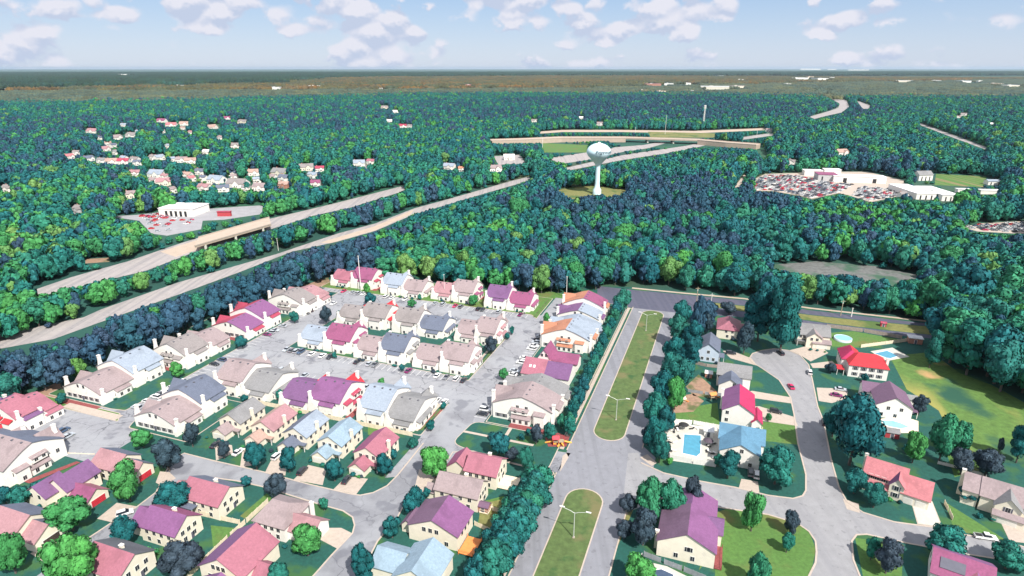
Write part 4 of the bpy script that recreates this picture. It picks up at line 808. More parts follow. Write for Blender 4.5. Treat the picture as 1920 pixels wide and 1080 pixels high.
# taller wood on the right hand side and behind the estate
tallz=(bx>1740)&(by>600); hgt=np.where(tallz,hgt*1.5,hgt); hgt=np.where(inpoly(bx,by,[(-300,720),(0,665),(160,635),(340,560),(550,485),(640,470),(720,520),(560,560),(400,625),(215,690),(0,790),(-300,900)]),hgt*1.15,hgt)
X,Y,hgt,sz,bx,by=[a[keep] for a in (X,Y,hgt,sz,bx,by)]
ok=np.ones(len(X),bool)
def vis_hit(hh):
    hit=np.zeros(len(X),bool)
    for f in (.0,.2,.4,.55,.7,.85,1.0):
        tx,ty=nproj(X,Y,hh*f); rr=.30*hh*F/(Y*cP+(H)*sP)*(1.0 if f<.9 else .2)*(.5 if f==0 else 1)
        for dx in (-1,0,1):
            for v in VIS: hit|=inpoly(tx+dx*rr,ty,v)
            for (hx,hy,hw,_,_) in FH:
                k=hw*.42; hit|=(np.abs(tx+dx*rr-hx)<k)&(ty>hy-hw*.36)&(ty<hy-1)
    return hit
full=hgt.copy(); todo=vis_hit(full)
for fac in (.75,.5,.32,.22):
    ht=full*fac; hh=vis_hit(ht); fix=todo&~hh; hgt=np.where(fix,ht,hgt); todo=todo&hh
ok=~todo
X,Y,hgt,sz,bx,by=[a[ok] for a in (X,Y,hgt,sz,bx,by)]
# species by area
pz=np.full(len(X),.14)
def zone(cx,cy,rx,ry,p): 
    global pz; m=((bx-cx)/rx)**2+((by-cy)/ry)**2<1; pz=np.where(m,p,pz)
zone(1250,395,260,38,.85); zone(1240,470,170,30,.55); zone(300,610,400,60,.0); zone(1180,210,330,26,.75); zone(550,235,150,26,.5); zone(90,300,110,30,.5); zone(1650,330,90,22,.6); zone(1560,460,120,30,.4); zone(120,250,200,22,.45); zone(820,215,260,22,.45); zone(640,500,90,40,.6); zone(1050,480,60,40,.5); zone(1500,215,180,16,.6)
strip=inpoly(bx,by,[(-300,720),(0,665),(160,635),(340,560),(550,485),(640,470),(720,520),(560,560),(400,625),(215,690),(0,790),(-300,900)])
pz=np.where(strip,.86,pz)
lm=np.full(len(X),.03); lm=np.where(inpoly(bx,by,[(0,470),(120,440),(300,470),(150,540),(0,560)]),.30,lm)
lm=np.where((by<400)&(bx<560)&(by>330),.12,lm); lm=np.where((bx>600)&(bx<1100)&(by>515)&(by<560),.25,lm)
nzv=np.array([noise.noise(Vector((x*.012,y*.012,3.))) for x,y in zip(X,Y)])
rr_=rng.random(len(X)); kindv=np.where(rr_<np.clip(pz+nzv*.35,0,.95),1,np.where(rng.random(len(X))<lm*(1+1.5*nzv),2,0))
bz=np.full(len(X),.10); bz=np.where((bx<620)&(by>370)&~strip,.50,bz); bz=np.where((bx>680)&(bx<1000)&(by>430)&(by<545),.38,bz); bz=np.where((bx>1500)&(by>380)&(by<470),.42,bz); bz=np.where((by<330)&(by>230),.15,bz)
kindv=np.where((kindv==0)&(rng.random(len(X))<bz*(1+1.2*nzv)),3,kindv)
rad=np.maximum(hgt*rng.uniform(.36,.48,len(X)),rng.uniform(2.2,3.4,len(X)))*np.where(kindv==1,.8,1.)*np.where(sz>1.2,1.15,np.where(sz>1.1,1.05,1.))
dist=np.hypot(X,Y); onscr=(bx>-30)&(bx<1950)&(by<1100)
show=np.where(onscr,hgt/dist,0)
ind=np.zeros(len(X),bool)
gl=np.where(kindv!=1)[0]; ind[gl[np.argsort(-show[gl])][:165]]=True
pl=np.where(kindv==1)[0]; ind[pl[np.argsort(-show[pl])][:290]]=True
LBL={3:'bright green broadleaf tree',0:'green broadleaf tree in the woods around the estate and the highway',2:'yellow-green broadleaf tree in the woods around the estate and the highway',1:'blue-green pine in the woods around the estate and the highway'}
for i in np.where(ind)[0]:
    k=int(kindv[i]); kd=('green' if rng.random()<.7 else 'tallgreen') if k==0 else ('pine' if k==1 else ('bright' if k==3 else 'lime'))
    o=tree('pine_tree' if k==1 else 'broadleaf_tree',float(X[i]),float(Y[i]),float(rad[i]),float(hgt[i]),kd,int(rng.integers(3)))
    bx_,by_=float(bx[i]),float(by[i]); hh_=float(hgt[i])
    place='in the big wood at the right edge beside the meadow' if bx_>1700 else ('in the tree strip between the estate and the nearer highway' if strip[i] and bx_<700 else ('in the wood left of the nearer highway' if bx_<600 else ('in the wood just behind the back row of townhouses' if bx_<1150 else 'in the wood beyond the dark road')))
    szw='tall' if hh_>17 else ('low' if hh_<9 else 'mid-sized')
    lb_=szw+' '+{3:'bright green broadleaf tree',0:'teal green broadleaf tree',1:'blue-green pine',2:'yellow-green tree'}[k]+' '+place
    o['label']=lb_; o['category']='pine' if k==1 else 'tree'; o['group']=lb_
def gn_scatter(name,label,P3,R1,Hh,rot,meshes):
    me=bpy.data.meshes.new(name+'_points'); me.from_pydata([tuple(p) for p in P3],[],[])
    at=me.attributes.new('sc','FLOAT_VECTOR','POINT'); at.data.foreach_set('vector',np.stack([R1,R1,Hh],1).astype(np.float32).ravel())
    ar=me.attributes.new('rz','FLOAT_VECTOR','POINT'); z=np.zeros(len(rot)); ar.data.foreach_set('vector',np.stack([z,z,rot],1).astype(np.float32).ravel())
    o=bpy.data.objects.new(name,me); COL.objects.link(o); o['kind']='stuff'; o['label']=label
    cl=bpy.data.collections.new(name+'_source')
    for m in meshes: q=bpy.data.objects.new(m.name,m); cl.objects.link(q)
    g=bpy.data.node_groups.new(name+'_scatter','GeometryNodeTree'); g.interface.new_socket('Geometry',in_out='INPUT',socket_type='NodeSocketGeometry'); g.interface.new_socket('Geometry',in_out='OUTPUT',socket_type='NodeSocketGeometry')
    n=g.nodes; l=g.links; gi=n.new('NodeGroupInput'); go=n.new('NodeGroupOutput'); ip=n.new('GeometryNodeInstanceOnPoints'); ci=n.new('GeometryNodeCollectionInfo')
    ci.inputs['Collection'].default_value=cl; ci.inputs['Separate Children'].default_value=True; ci.inputs['Reset Children'].default_value=True
    a1=n.new('GeometryNodeInputNamedAttribute'); a1.data_type='FLOAT_VECTOR'; a1.inputs[0].default_value='sc'
    a2=n.new('GeometryNodeInputNamedAttribute'); a2.data_type='FLOAT_VECTOR'; a2.inputs[0].default_value='rz'
    e2=n.new('FunctionNodeEulerToRotation')
    rv=n.new('FunctionNodeRandomValue'); rv.data_type='INT'; rv.inputs['Min'].default_value=0; rv.inputs['Max'].default_value=len(meshes)-1
    l.new(gi.outputs[0],ip.inputs['Points']); l.new(ci.outputs[0],ip.inputs['Instance']); ip.inputs['Pick Instance'].default_value=True
    ri=[s for s in rv.outputs if s.type=='INT'][0]; l.new(ri,ip.inputs['Instance Index'])
    l.new(a2.outputs[0],e2.inputs[0]); l.new(e2.outputs[0],ip.inputs['Rotation']); l.new(a1.outputs[0],ip.inputs['Scale']); l.new(ip.outputs[0],go.inputs[0])
    md=o.modifiers.new('scatter','NODES'); md.node_group=g; return o
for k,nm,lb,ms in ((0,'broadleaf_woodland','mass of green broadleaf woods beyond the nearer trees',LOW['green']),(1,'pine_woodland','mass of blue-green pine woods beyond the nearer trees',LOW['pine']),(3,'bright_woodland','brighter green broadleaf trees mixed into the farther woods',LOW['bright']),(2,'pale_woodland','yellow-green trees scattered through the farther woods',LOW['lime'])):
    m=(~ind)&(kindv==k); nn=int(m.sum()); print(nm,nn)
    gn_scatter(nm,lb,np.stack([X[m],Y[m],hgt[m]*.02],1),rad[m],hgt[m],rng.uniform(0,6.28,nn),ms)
print('individual trees',int(ind.sum()))
# the country beyond: patches of canopy
def patch(seed,mt,n=110,size=130,flat=1.):
    rd=random.Random(seed); b=MB(); import bmesh
    bm=bmesh.new(); bmesh.ops.create_icosphere(bm,subdivisions=1,radius=1); bm.verts.index_update()
    F_=[[v.index for v in f.verts] for f in bm.faces if f.calc_center_median().z>-.5]; V_=[v.co.copy() for v in bm.verts]; bm.free()
    for i in range(n):
        x,y=rd.uniform(-size/2,size/2),rd.uniform(-size/2,size/2); r=rd.uniform(6,11); h=rd.uniform(6,10)*flat
        b.add([(x+v.x*r*rd.uniform(.8,1.15),y+v.y*r*rd.uniform(.8,1.15),h*.9+v.z*h*rd.uniform(.8,1.15)) for v in V_],F_,mt)
    return b.mesh('canopy',True)
def patches(nm,lb,mt,region,D0,D1,step,scl,dens=.97):
    c=scatter(D0,D1,step); px,py=nproj(c[:,0],c[:,1],0.); m=(px>-150)&(px<2070)&(rng.random(len(px))<dens)&region(px,py)
    for f in (0,14*scl):
        tx,ty=nproj(c[:,0],c[:,1],f)
        for v in (HF,HG): m&=~inpoly(tx,ty,v)
    for (hx,hy,hw,hh,_,_) in TOWN: m&=~((np.abs(px-hx)<hw*.6+2)&(py>hy-1)&(py<hy+5))
    c=c[m]; nn=len(c); print(nm,nn)
    gn_scatter(nm,lb,np.stack([c[:,0],c[:,1],np.zeros(nn)],1),np.full(nn,scl),np.full(nn,scl),rng.integers(0,4,nn)*pi/2,[patch(len(nm)+i,mt) for i in range(2)])
# town on the horizon: x, base y, width, height px, roof, wall
TOWN=[(20,171,30,2.2,'white','cream'),(95,170,30,2,'white','white'),(370,162,34,3,'white','white'),(545,168,20,3,'salmon','cream'),(515,168,22,2,'white','white'),(590,165,26,3,'white','cream'),(610,167,20,2,'white','white'),(332,164,24,2,'white','cream'),(880,163,30,2.4,'salmon','brick'),(710,170,14,2,'white','white'),
(1225,161,34,3,'rose','brick'),(1254,160,20,3,'paleblue','white'),(1196,158,24,2.5,'white','white'),(1240,176,20,4,'peach','cream'),(1206,174,16,2,'peach','brick'),(1296,175,12,3,'white','white'),(1340,168,60,5,'white','cream'),(1385,166,34,4,'mauve','cream'),(1290,159,14,2,'white','white'),(1388,153,14,4,'white','white'),(1355,142,24,3,'white','white'),(1310,158,20,2,'white','white'),(1478,161,14,3,'white','cream'),(1430,158,12,2,'white','white'),
(1500,149,40,3,'white','white'),(1520,148,14,5,'orange','orange' if 0 else 'cream'),(1545,150,34,3,'paleblue','white'),(1560,150,9,6,'blue','white'),(1690,154,46,2,'white','cream'),(1755,154,20,2.5,'white','white'),(1810,155,26,3,'paleblue','white'),(1838,155,10,3.5,'white','white'),(1870,160,34,2,'peach','cream'),(1900,164,30,3,'white','cream'),(1520,129,46,3,'white','white'),(1560,131,20,2,'white','white'),(1610,132,44,2,'white','white'),(1130,146,8,2,'white','white'),(1065,157,8,2,'white','white'),(230,141,40,1.5,'white','white')]
patches('olive_woodland','olive woods in the middle distance',OLIVE,lambda x,y:(y<np.interp(x,[-400,0,300,500,600,960,1400,1560,1920,2400],[198,197,192,187,184,176,180,186,184,184])+2)&(y>np.interp(x,[0,600,1100,1300,1920],[174,172,168,160,150])),fd(205),fd(150),105,1.0)
patches('autumn_woodland','rust and brown woods in the distance',BROWNL,lambda x,y:(y<np.interp(x,[0,600,1100,1300,1920],[174,172,168,162,150]))&(y>np.interp(x,[0,250,500,620,1100,1920],[173,165,160,148,144,148])),fd(182),fd(144),160,1.5)
patches('deep_woodland','dark green woods near the horizon',DEEP,lambda x,y:((x<1000)|(y<146))&(y<np.interp(x,[0,250,500,620,1100,1920],[173,165,160,148,143,142]))&(y>np.interp(x,[0,1000,1920],[138,137,136])),fd(178),fd(136),260,2.4,.93)
def cotl(px,pyb,wpx,hpx):
    X_,Y_=G(px,pyb); d=Y_*cP+H*sP; return X_,Y_,wpx*d/F,hpx*d/F
for (x,y,wp,hp,rc,wc) in TOWN:
    X_,Y_,w_,h_=cotl(x,max(y,131),wp,hp); o=empty('distant_building',(X_,Y_,0),random.uniform(-.3,.3)); b=MB(); h_=max(h_*.6,6)+8; w_=w_*.85; dpt=min(w_*.6,110)
    b.box(-w_/2,w_/2,0,dpt,0,h_,WALL[wc]); b.build('wall',o); b=MB(); b.box(-w_/2-1,w_/2+1,-1,dpt+1,h_,h_+1.2,R[rc])
    b.box(-w_*.2,-w_*.05,dpt*.3,dpt*.5,h_+1.2,h_+3.5,WHITEM); b.build('roof',o)
    tag(o,f"long low building with {rc} roof standing among the woods near the horizon",'building','buildings near the horizon')
for i,(x,y,wp,rc,wc) in enumerate(FH):
    if rc=='white' and i%3: rc=('rose','mauve','taupe')[i%3]
    X_,Y_,w_,_=cotl(x,y,wp,1); w_=min(w_*.9,23); w_=max(w_,9); o=empty('distant_house',(X_,Y_,0),random.choice((-.35,-.2,.1,.3,1.2)))
    d_=w_*.65; e_=4.6; rg=e_+w_*.22; b=MB(); gwall(b,-w_/2,w_/2,0,d_,'x',e_,rg,WALL[wc]); gwall(b,-w_*.05,w_*.32,-2.5,3,'y',e_-.3,rg-1,WALL[wc]); b.build('wall',o)
    b=MB(); slabroof(b,-w_/2,w_/2,0,d_,'x',e_,rg,R[rc],R[rc],.4); slabroof(b,-w_*.05,w_*.32,-2.5,3,'y',e_-.3,rg-1,R[rc],R[rc],.3); rf=b.build('roof',o)
    b=MB(); b.box(-.5,.5,-.4,.4,0,rg+1,WALL['brick']); b.build('chimney',rf,loc=(-w_*.3,d_*.6,0))
    for q in (-.38,-.2,.08,.2): child('window',WIN,o,(w_*q,-.0 if q<0 else -2.5,1.2))
    side_='left suburb' if x<700 else ('middle woods' if x<1300 else 'right-hand woods')
    tag(o,f"{ {'white':'pale','rose':'rose'}.get(rc,rc)} roofed house far off in the {side_}",'house','distant houses')
# ---------------------------------------------------------------- highways
def strip(name,pts,z,mt): 
    b=MB(); b.prism(pxpoly(pts),z,z,mt); return struct(name,b)
strip('highway',[(-60,665),(-60,640),(157,595),(190,580),(333,530),(517,477),(633,438),(704,419),(776,391),(835,375),(898,357),(960,339),(1064,314),(1167,291),(1289,273),(1330,264),(1340,268),(1289,281),(1240,289),(1167,300),(1064,320),(960,348),(898,366),(835,385),(776,402),(704,433),(633,453),(547,472),(450,510),(333,553),(200,600),(100,636)],.06,HWY)
strip('highway',[(40,552),(133,520),(240,490),(333,458),(433,427),(550,400),(633,380),(758,348),(838,330),(920,315),(1031,296),(1099,286),(1155,276),(1206,272),(1240,266),(1250,268),(1215,278),(1167,285),(1108,299),(1061,306),(980,317),(920,326),(838,340),(758,358),(658,389),(590,404),(520,426),(440,450),(367,472),(273,508),(193,527),(100,550),(40,560)],.06,HWY)
strip('highway',[(300,472),(433,430),(500,415),(490,428),(400,458),(330,482)],.075,HWYTAN); strip('highway',[(600,455),(700,425),(776,393),(770,402),(704,432),(620,456)],.075,HWYTAN)
for nm,q in (('highway',HE),('highway',HE2),('highway',HF),('highway',HG),('road',HH)): strip(nm,q,.06,HWYTAN if q is HE else HWY)
strip('lawn',GRN,.05,LAWNG); strip('lawn',GRN2,.065,DRY); strip('field',FARM,.05,mat('crop_rows',(.07,.16,.03),.95,.2,.3,extra=lambda t,v,a: blend(t,v,a,(.22,.16,.08),.25,.5,.6,1,0,.8,1,.02,.3)))
strip('clearing',[(1040,358),(1075,350),(1120,348),(1178,357),(1165,368),(1128,372),(1100,374),(1068,374)],.05,DRY)
strip('marsh',WETG,.05,mat('marsh_reeds',(.13,.135,.13),.95,.35,.3,.2,extra=lambda t,v,a: blend(t,v,a,(.04,.10,.06),.04,.5,.62,6)))
strip('yard',JY1,.05,CONC); strip('yard',JY2,.05,CONC); strip('yard',WHY,.05,mat('yard_asphalt',(.30,.295,.31),.9,.15,.15,.1)); strip('track',[(160,486),(205,483),(205,491),(160,494)],.05,DIRT); strip('track',[(1396,326),(1398,331),(1386,352),(1376,352)],.05,CONC); strip('ramp',[(925,293),(975,290),(985,306),(935,309)],.05,HWY)
strip('road',[(330,322),(362,312),(380,306),(384,309),(350,330),(420,352),(600,372),(596,378),(420,360)],.05,CONC)
# raised flyover across the interchange
def flyover():
    o=empty('flyover',(*G(1235,272),0)); ox,oy=G(1235,272); z=7.5
    top=[(920,263),(984,261),(1052,258),(1173,258),(1310,262),(1366,267),(1422,271)]; w_=22
    P2=[Vector(G(x,y,z)) for x,y in top]; b=MB(); s=MB(); L=[];Q=[]
    for i,p in enumerate(P2):
        d=(P2[min(i+1,len(P2)-1)]-P2[max(i-1,0)]).normalized(); n_=Vector((-d.y,d.x))*w_/2; L.append(p+n_-Vector((ox,oy)));Q.append(p-n_-Vector((ox,oy)))
    for i in range(len(P2)-1):
        q=[L[i],Q[i],Q[i+1],L[i+1]]; zb=z-1.6 if i in(3,) else .1
        b.add([(a.x,a.y,h) for h in (zb,z) for a in q],[(0,3,2,1),(4,5,6,7),(0,1,5,4),(1,2,6,5),(2,3,7,6),(3,0,4,7)],HWYTAN)
        for a,c in ((L[i],L[i+1]),(Q[i],Q[i+1])):
            dd=(c-a).normalized(); m_=Vector((-dd.y,dd.x))*.2
            s.add([(k.x,k.y,h) for h in (z,z+1) for k in (a+m_,a-m_,c-m_,c+m_)],[(4,5,6,7),(0,1,5,4),(1,2,6,5),(2,3,7,6),(3,0,4,7)],CONC)
    b.build('deck',o); s.build('parapet',o)
    for t in (.3,.65):
        p=(Vector((*(L[3].lerp(L[4],t)),))+Vector((*(Q[3].lerp(Q[4],t)),)))/2
        m=MB(); m.box(-1.2,1.2,-9,9,0,z-1.6,CONCW); m.build('pier',o,loc=(p.x,p.y,0))
    tag(o,'tan concrete flyover crossing over the highways behind the water tower','bridge')
flyover()
def bridge2():
    z=5.0; x0,y0=G(430,450); o=empty('road_bridge',(x0,y0,0)); b=MB()
    q=[(Vector(G(*p,z))-Vector((x0,y0))) for p in ((365,462),(372,446),(505,408),(508,421))]
    b.add([(a.x,a.y,h) for h in (z-1.3,z) for a in q],[(0,3,2,1),(4,5,6,7),(0,1,5,4),(1,2,6,5),(2,3,7,6),(3,0,4,7)],HWYTAN); b.build('deck',o)
    m=MB()
    for a,c in ((q[1],q[2]),(q[0],q[3])):
        dd=(c-a).normalized(); n_=Vector((-dd.y,dd.x))*.2; m.add([(k.x,k.y,h) for h in (z,z+.9) for k in (a+n_,a-n_,c-n_,c+n_)],[(4,5,6,7),(0,1,5,4),(1,2,6,5),(2,3,7,6),(3,0,4,7)],CONC)
    m.build('parapet',o)
    for t in (.12,.5,.88):
        a=q[0].lerp(q[3],t); c=q[1].lerp(q[2],t); m=MB(); dd=(c-a).normalized(); n_=Vector((-dd.y,dd.x))*.8
        m.add([(k.x,k.y,h) for h in (0,z-1.3) for k in (a+n_,a-n_,c-n_,c+n_)],[(4,5,6,7),(0,1,5,4),(1,2,6,5),(2,3,7,6),(3,0,4,7)],CONCW); m.build('pier',o)
    tag(o,'tan road bridge on piers in the farther highway lanes above the trees','bridge')
bridge2()
# ---------------------------------------------------------------- water tower
def tower():
    X_,Y_=G(1119,364); o=empty('water_tower',(X_,Y_,0)); sc_=(Y_*cP+H*sP)/F
    Ht=zat(X_,Y_,268.5); rt=22.8*(Y_*cP+(H-45)*sP)/F
    b=MB(); b.lathe([(.01,Ht),(rt*.22,Ht-.15),(rt*.45,Ht-.9),(rt*.7,Ht-2.6),(rt*.88,Ht-4.8),(rt*.97,Ht-7.0),(rt,Ht-9.),(rt*.97,Ht-10.8),(rt*.85,Ht-13.4),(rt*.62,Ht-16.6),(rt*.40,Ht-19.6),(rt*.26,Ht-22.0),(rt*.19,Ht-24.5)],TANK,48); b.build('tank',o,True)
    b=MB(); b.lathe([(rt*.19,Ht-24.5),(rt*.185,Ht-27),(rt*.20,12),(rt*.22,7.5),(rt*.35,5.0),(rt*.36,0)],TANK,32); b.build('stem',o,True)
    b=MB(); b.lathe([(1.6,Ht-.1),(1.6,Ht+.9),(.01,Ht+1.2)],WHITEM,16); b.tube([(0,0,Ht+1),(0,0,Ht+4)],.08,POLE,5); b.build('hatch',o)
    c=bpy.data.curves.new('lettering','FONT'); c.body='Edgewood'; c.size=5.2; c.offset=.05; c.shear=.35; c.align_x='CENTER'; c.extrude=.02
    t=bpy.data.objects.new('lt',c); COL.objects.link(t); dg=bpy.context.evaluated_depsgraph_get(); me=bpy.data.meshes.new_from_object(t.evaluated_get(dg)); bpy.data.objects.remove(t)
    ink=mat('sign_ink',(.04,.07,.11),.6,.05,1); me.materials.clear(); me.materials.append(ink)
    for v in me.vertices:   # wrap the word round the tank
        R0=rt*1.0+.12; a=-pi/2+.42+v.co.x/R0; h=Ht-9.6+v.co.y*.85; v.co=Vector((R0*cos(a),R0*sin(a),h))
    child('lettering',me,o)
    tag(o,'pale blue pedestal water tower with dark lettering round its bulb, standing in the woods','water tower')
tower()
BLD.append((*G(1119,364),'water tower'))
# ---------------------------------------------------------------- masts, lamps, poles
def lamp(px,py,i):
    X_,Y_=G(px,py); o=empty('street_lamp',(X_,Y_,0),-T); b=MB(); b.tube([(0,0,0),(0,0,9.2)],[.16,.11],POLE,8); b.box(-.3,.3,-.3,.3,.13,.5,CONC); b.build('pole',o)
    for s in (-1,1):
        a=MB(); a.tube([(0,0,8.9),(s*1.2,0,9.5),(s*4.2,0,10.3)],[.09,.08,.07],POLE,6); am=a.build('arm',o)
        hd=MB(); hd.box(s*3.9-.6,s*3.9+.9,-.2,.2,10.22,10.42,WHITEM); hd.build('lamp_head',am)
    tag(o,('nearest','middle','farthest')[i]+' twin-armed street lamp standing on the grass median of the boulevard','street lamp','median lamps')
for i,p in enumerate(((1075.5,1009),(1155,788),(1211,621))): lamp(*p,i)
def pole(px,py,yt,label,wood=False,cross=False,r=.14):
    X_,Y_=G(px,py); h=zat(X_,Y_,yt); o=empty('utility_pole' if wood else 'mast',(X_,Y_,0)); b=MB(); b.tube([(0,0,0),(0,0,h)],[r,r*.7],WOOD if wood else WHITEM,7); b.build('pole',o)
    if cross:
        b=MB(); b.box(-1.3,1.3,-.08,.08,h-1.0,h-.8,WOOD if wood else POLE); b.box(-.25,.25,-.25,.25,h-2.4,h-1.4,POLE); b.build('crossarm',o)
    else:
        b=MB(); b.box(-.5,.5,-.2,.2,h-.1,h+.15,POLE); b.build('fitting',o)
    tag(o,label,'pole')
pole(677,545,480,'tall white mast rising before the crimson townhouses',r=.28)
pole(1062,560,519,'white lamp mast at the wood edge behind the lane end',r=.2); pole(834,560,515,'thin white mast at the wood edge behind the back row',r=.12)
pole(1305,575,538,'wooden utility pole above the tree belt by the dark road',True,True,.25); pole(1332,580,550,'grey pole right of the wooden one beside the dark road',False,True,.2); pole(1576,592,562,'pale wooden utility pole between the two dark carriageways',True,True,.25); pole(1596,594,578,'short white sign pole beside the upper dark carriageway',False,False,.3)
pole(522,470,447,'white highway lamp mast beside the nearer highway lanes',r=.2); pole(1017,283,258,'white lamp mast in the green interchange loop',r=.35); pole(1247,252,216,'thin mast left of the radio tower',r=.35); pole(1418,262,245,'short mast right of the radio tower',r=.35)
pole(1191,250,238,'stubby mast beside the top ramp',r=.4)
def radio():
    X_,Y_=G(1318,242); h=zat(X_,Y_,197); o=empty('radio_tower',(X_,Y_,0)); b=MB()
    for k in range(3):
        q=2*pi*k/3; b.tube([(cos(q)*2.2,sin(q)*2.2,0),(cos(q)*.8,sin(q)*.8,h)],.35,WHITEM,5)
    n=12
    for i in range(n):
        z0,z1=h*i/n,h*(i+1)/n; r0,r1=2.2-1.4*i/n,2.2-1.4*(i+1)/n
        for k in range(3):
            a,c=2*pi*k/3,2*pi*(k+1)/3; b.tube([(cos(a)*r0,sin(a)*r0,z0),(cos(c)*r1,sin(c)*r1,z1)],.18,WHITEM,4)
    b.build('lattice',o)
    for zz in (h-2,h-6):
        b=MB()
        for k in range(6): q=pi*k/3; b.box(cos(q)*2-.5,cos(q)*2+.5,sin(q)*2-.3,sin(q)*2+.3,zz-1.4,zz+1.4,WHITEM)
        b.tube([(-2,0,zz),(2,0,zz)],.2,POLE,5); b.tube([(0,-2,zz),(0,2,zz)],.2,POLE,5); b.build('antenna',o)
    tag(o,'pale lattice radio tower with antennas rising above the far woods','radio tower')
radio()
# ---------------------------------------------------------------- fences
def fence(pts,h,mt,label,px=True,step=2.4,z=0.):
    P2=[Vector(G(*p) if px else W(*p)) for p in pts]; o=empty('fence',(P2[0].x,P2[0].y,0)); b=MB(); k=MB(); o0=P2[0]
    for a,c in zip(P2[:-1],P2[1:]):
        d=c-a; L=d.length; d=d/L; n_=Vector((-d.y,d.x)); m=int(L/.3)
        for i in range(max(1,int(L/step))+1):
            p=a+d*min(L,i*step)-o0; k.box(p.x-.07,p.x+.07,p.y-.07,p.y+.07,z,h+.15,mt)
        for i in range(max(1,int(L/1.2))):
            s0=a+d*(i*1.2)-o0; s1=a+d*min(L,i*1.2+1.17)-o0; t_=n_*.03; hh=h-.03*(i%2)
            b.add([(q.x,q.y,zz) for zz in (z+.05,hh) for q in (s0+t_,s0-t_,s1-t_,s1+t_)],[(4,5,6,7),(0,1,5,4),(1,2,6,5),(2,3,7,6),(3,0,4,7)],mt)
    b.build('boards',o); k.build('posts',o); tag(o,label,'fence')
fence([(175.2,-177),(175.2,-101)],1.9,CREAM,'long cream board fence between the front row of townhouses and the narrow houses',False)
fence([(503,943),(460,983),(427,1013),(380,1058),(350,1090)],1.8,CREAM,'cream board fence running down between the bottom left gardens')
fence([(376,967),(453,984)],1.8,CREAM,'cream fence below the slate-sloped house at lower left'); fence([(105,950),(60,938),(38,952)],1.7,CREAM,'cream fence around the yellow-green yard at lower left')
fence([(924,958),(955,965)],1.6,CREAM,'short cream fence behind the grey-mauve house'); fence([(890,985),(932,1005)],1.6,CREAM,'short cream fence beside the orange deck'); fence([(127.2,-203),(124,-214),(108,-219),(100,-224)],.4,CREAM,'low cream edging along the path by the big mauve townhouses',False)
fence([(1290,735),(1322,740),(1356,743)],1.4,GREYF,'grey rail fence behind the two wooden playsets'); fence([(1304,683),(1325,688),(1346,690)],1.6,BROWNF,'brown fence below the pale blue walled house')
fence([(1550,614),(1620,623),(1693,636)],2.0,BROWNF,'brown board fence along the lower dark carriageway'); fence([(1614,652),(1660,646),(1703,640)],1.8,CREAM,'pale fence between dry grass yard and rectangular pool garden')
fence([(1256,862),(1300,870),(1342,876)],2.2,WHITEM,'white panel fence along the front of the swimming pool deck'); fence([(1342,874),(1349,840),(1351,806)],1.9,WHITEM,'white panel fence between pool deck and teal blue roofed house'); fence([(1244,792),(1300,796),(1351,805)],1.9,WHITEM,'white panel fence behind the swimming pool deck'); fence([(1244,792),(1243,830),(1256,860)],1.9,WHITEM,'white panel fence on the left side of the pool deck')
fence([(1207,1043),(1245,1058),(1282,1072),(1330,1092)],1.8,GREYF,'grey fence between the plum roofed house and the round pool deck'); fence([(1180,1085),(1195,1060),(1205,1042)],1.6,WHITEM,'white fence beside the boulevard at the bottom'); fence([(1770,945),(1779,962),(1788,981)],1.5,CREAM,'cream fence between the two gardens right of the pale driveway')
fence([(1758,870),(1800,880),(1850,895)],1.2,WHITEM,'low white fence at the meadow edge')
# ---------------------------------------------------------------- pools and garden things
def pool(deck,water,label,wm=WATER,raised=0.,dm=CONCW):
    x0,y0=G(*water[0]); o=empty('swimming_pool',(x0,y0,0)); D=[(a-x0,b_-y0) for a,b_ in pxpoly(deck)]; Q=[(a-x0,b_-y0) for a,b_ in pxpoly(water)]
    b=MB(); b.prism(D,0,.10+raised,dm); b.build('deck',o); b=MB(); b.prism(offs(Q,-.4),.11+raised,.14+raised,WHITEM); b.build('coping',o); b=MB(); b.prism(Q,.155+raised,.155+raised,wm); b.build('water',o); tag(o,label,'swimming pool')
pool([(1243,790),(1351,804),(1342,876),(1254,863)],[(1283,815),(1314,817),(1313,850),(1306,856),(1280,850)],'rectangular swimming pool in a cluttered white deck beside the boulevard trees')
pool([(1632,659),(1673,652),(1705,669),(1663,677)],[(1640,663),(1663,658),(1684,667.5),(1667,673)],'rectangular light blue pool behind the bright red roofed house')
pool([(1648,786),(1690,780),(1722,790),(1722,812),(1690,812),(1650,800)],[(1654,789),(1672,789),(1690,794),(1704,801),(1690,804),(1668,800),(1656,796)],'pale kidney shaped pool below the plain white gable',WATERL,0,CREAM)
pool([(1165,1100),(1180,1070),(1210,1053),(1250,1062),(1290,1082),(1300,1110)],[(1205,1100),(1212,1072),(1240,1068),(1262,1078),(1268,1100)],'white deck with dark covered pool at the bottom edge',mat('pool_cover',(.05,.08,.14),.5,.2,.8))
def roundpool(px,py,wpx,label,h=1.2,wm=WATERL):
    X_,Y_=G(px,py); r=wpx/2*(Y_*cP+H*sP)/F; o=empty('round_pool',(X_,Y_,0)); b=MB(); b.lathe([(r,0),(r,h),(r-.35,h),(r-.35,h-.25)],WALL['blue'],28); b.build('rim',o,True); b=MB(); b.prism([(cos(2*pi*k/28)*(r-.3),sin(2*pi*k/28)*(r-.3)) for k in range(28)],h-.2,h-.2,wm); b.build('water',o); tag(o,label,'pool')
roundpool(1580,637,31,'round above-ground pool with pale blue rim beside the cul-de-sac house'); roundpool(1705,772,17,'small round hot tub right of the plain white gable',.9,WATER)
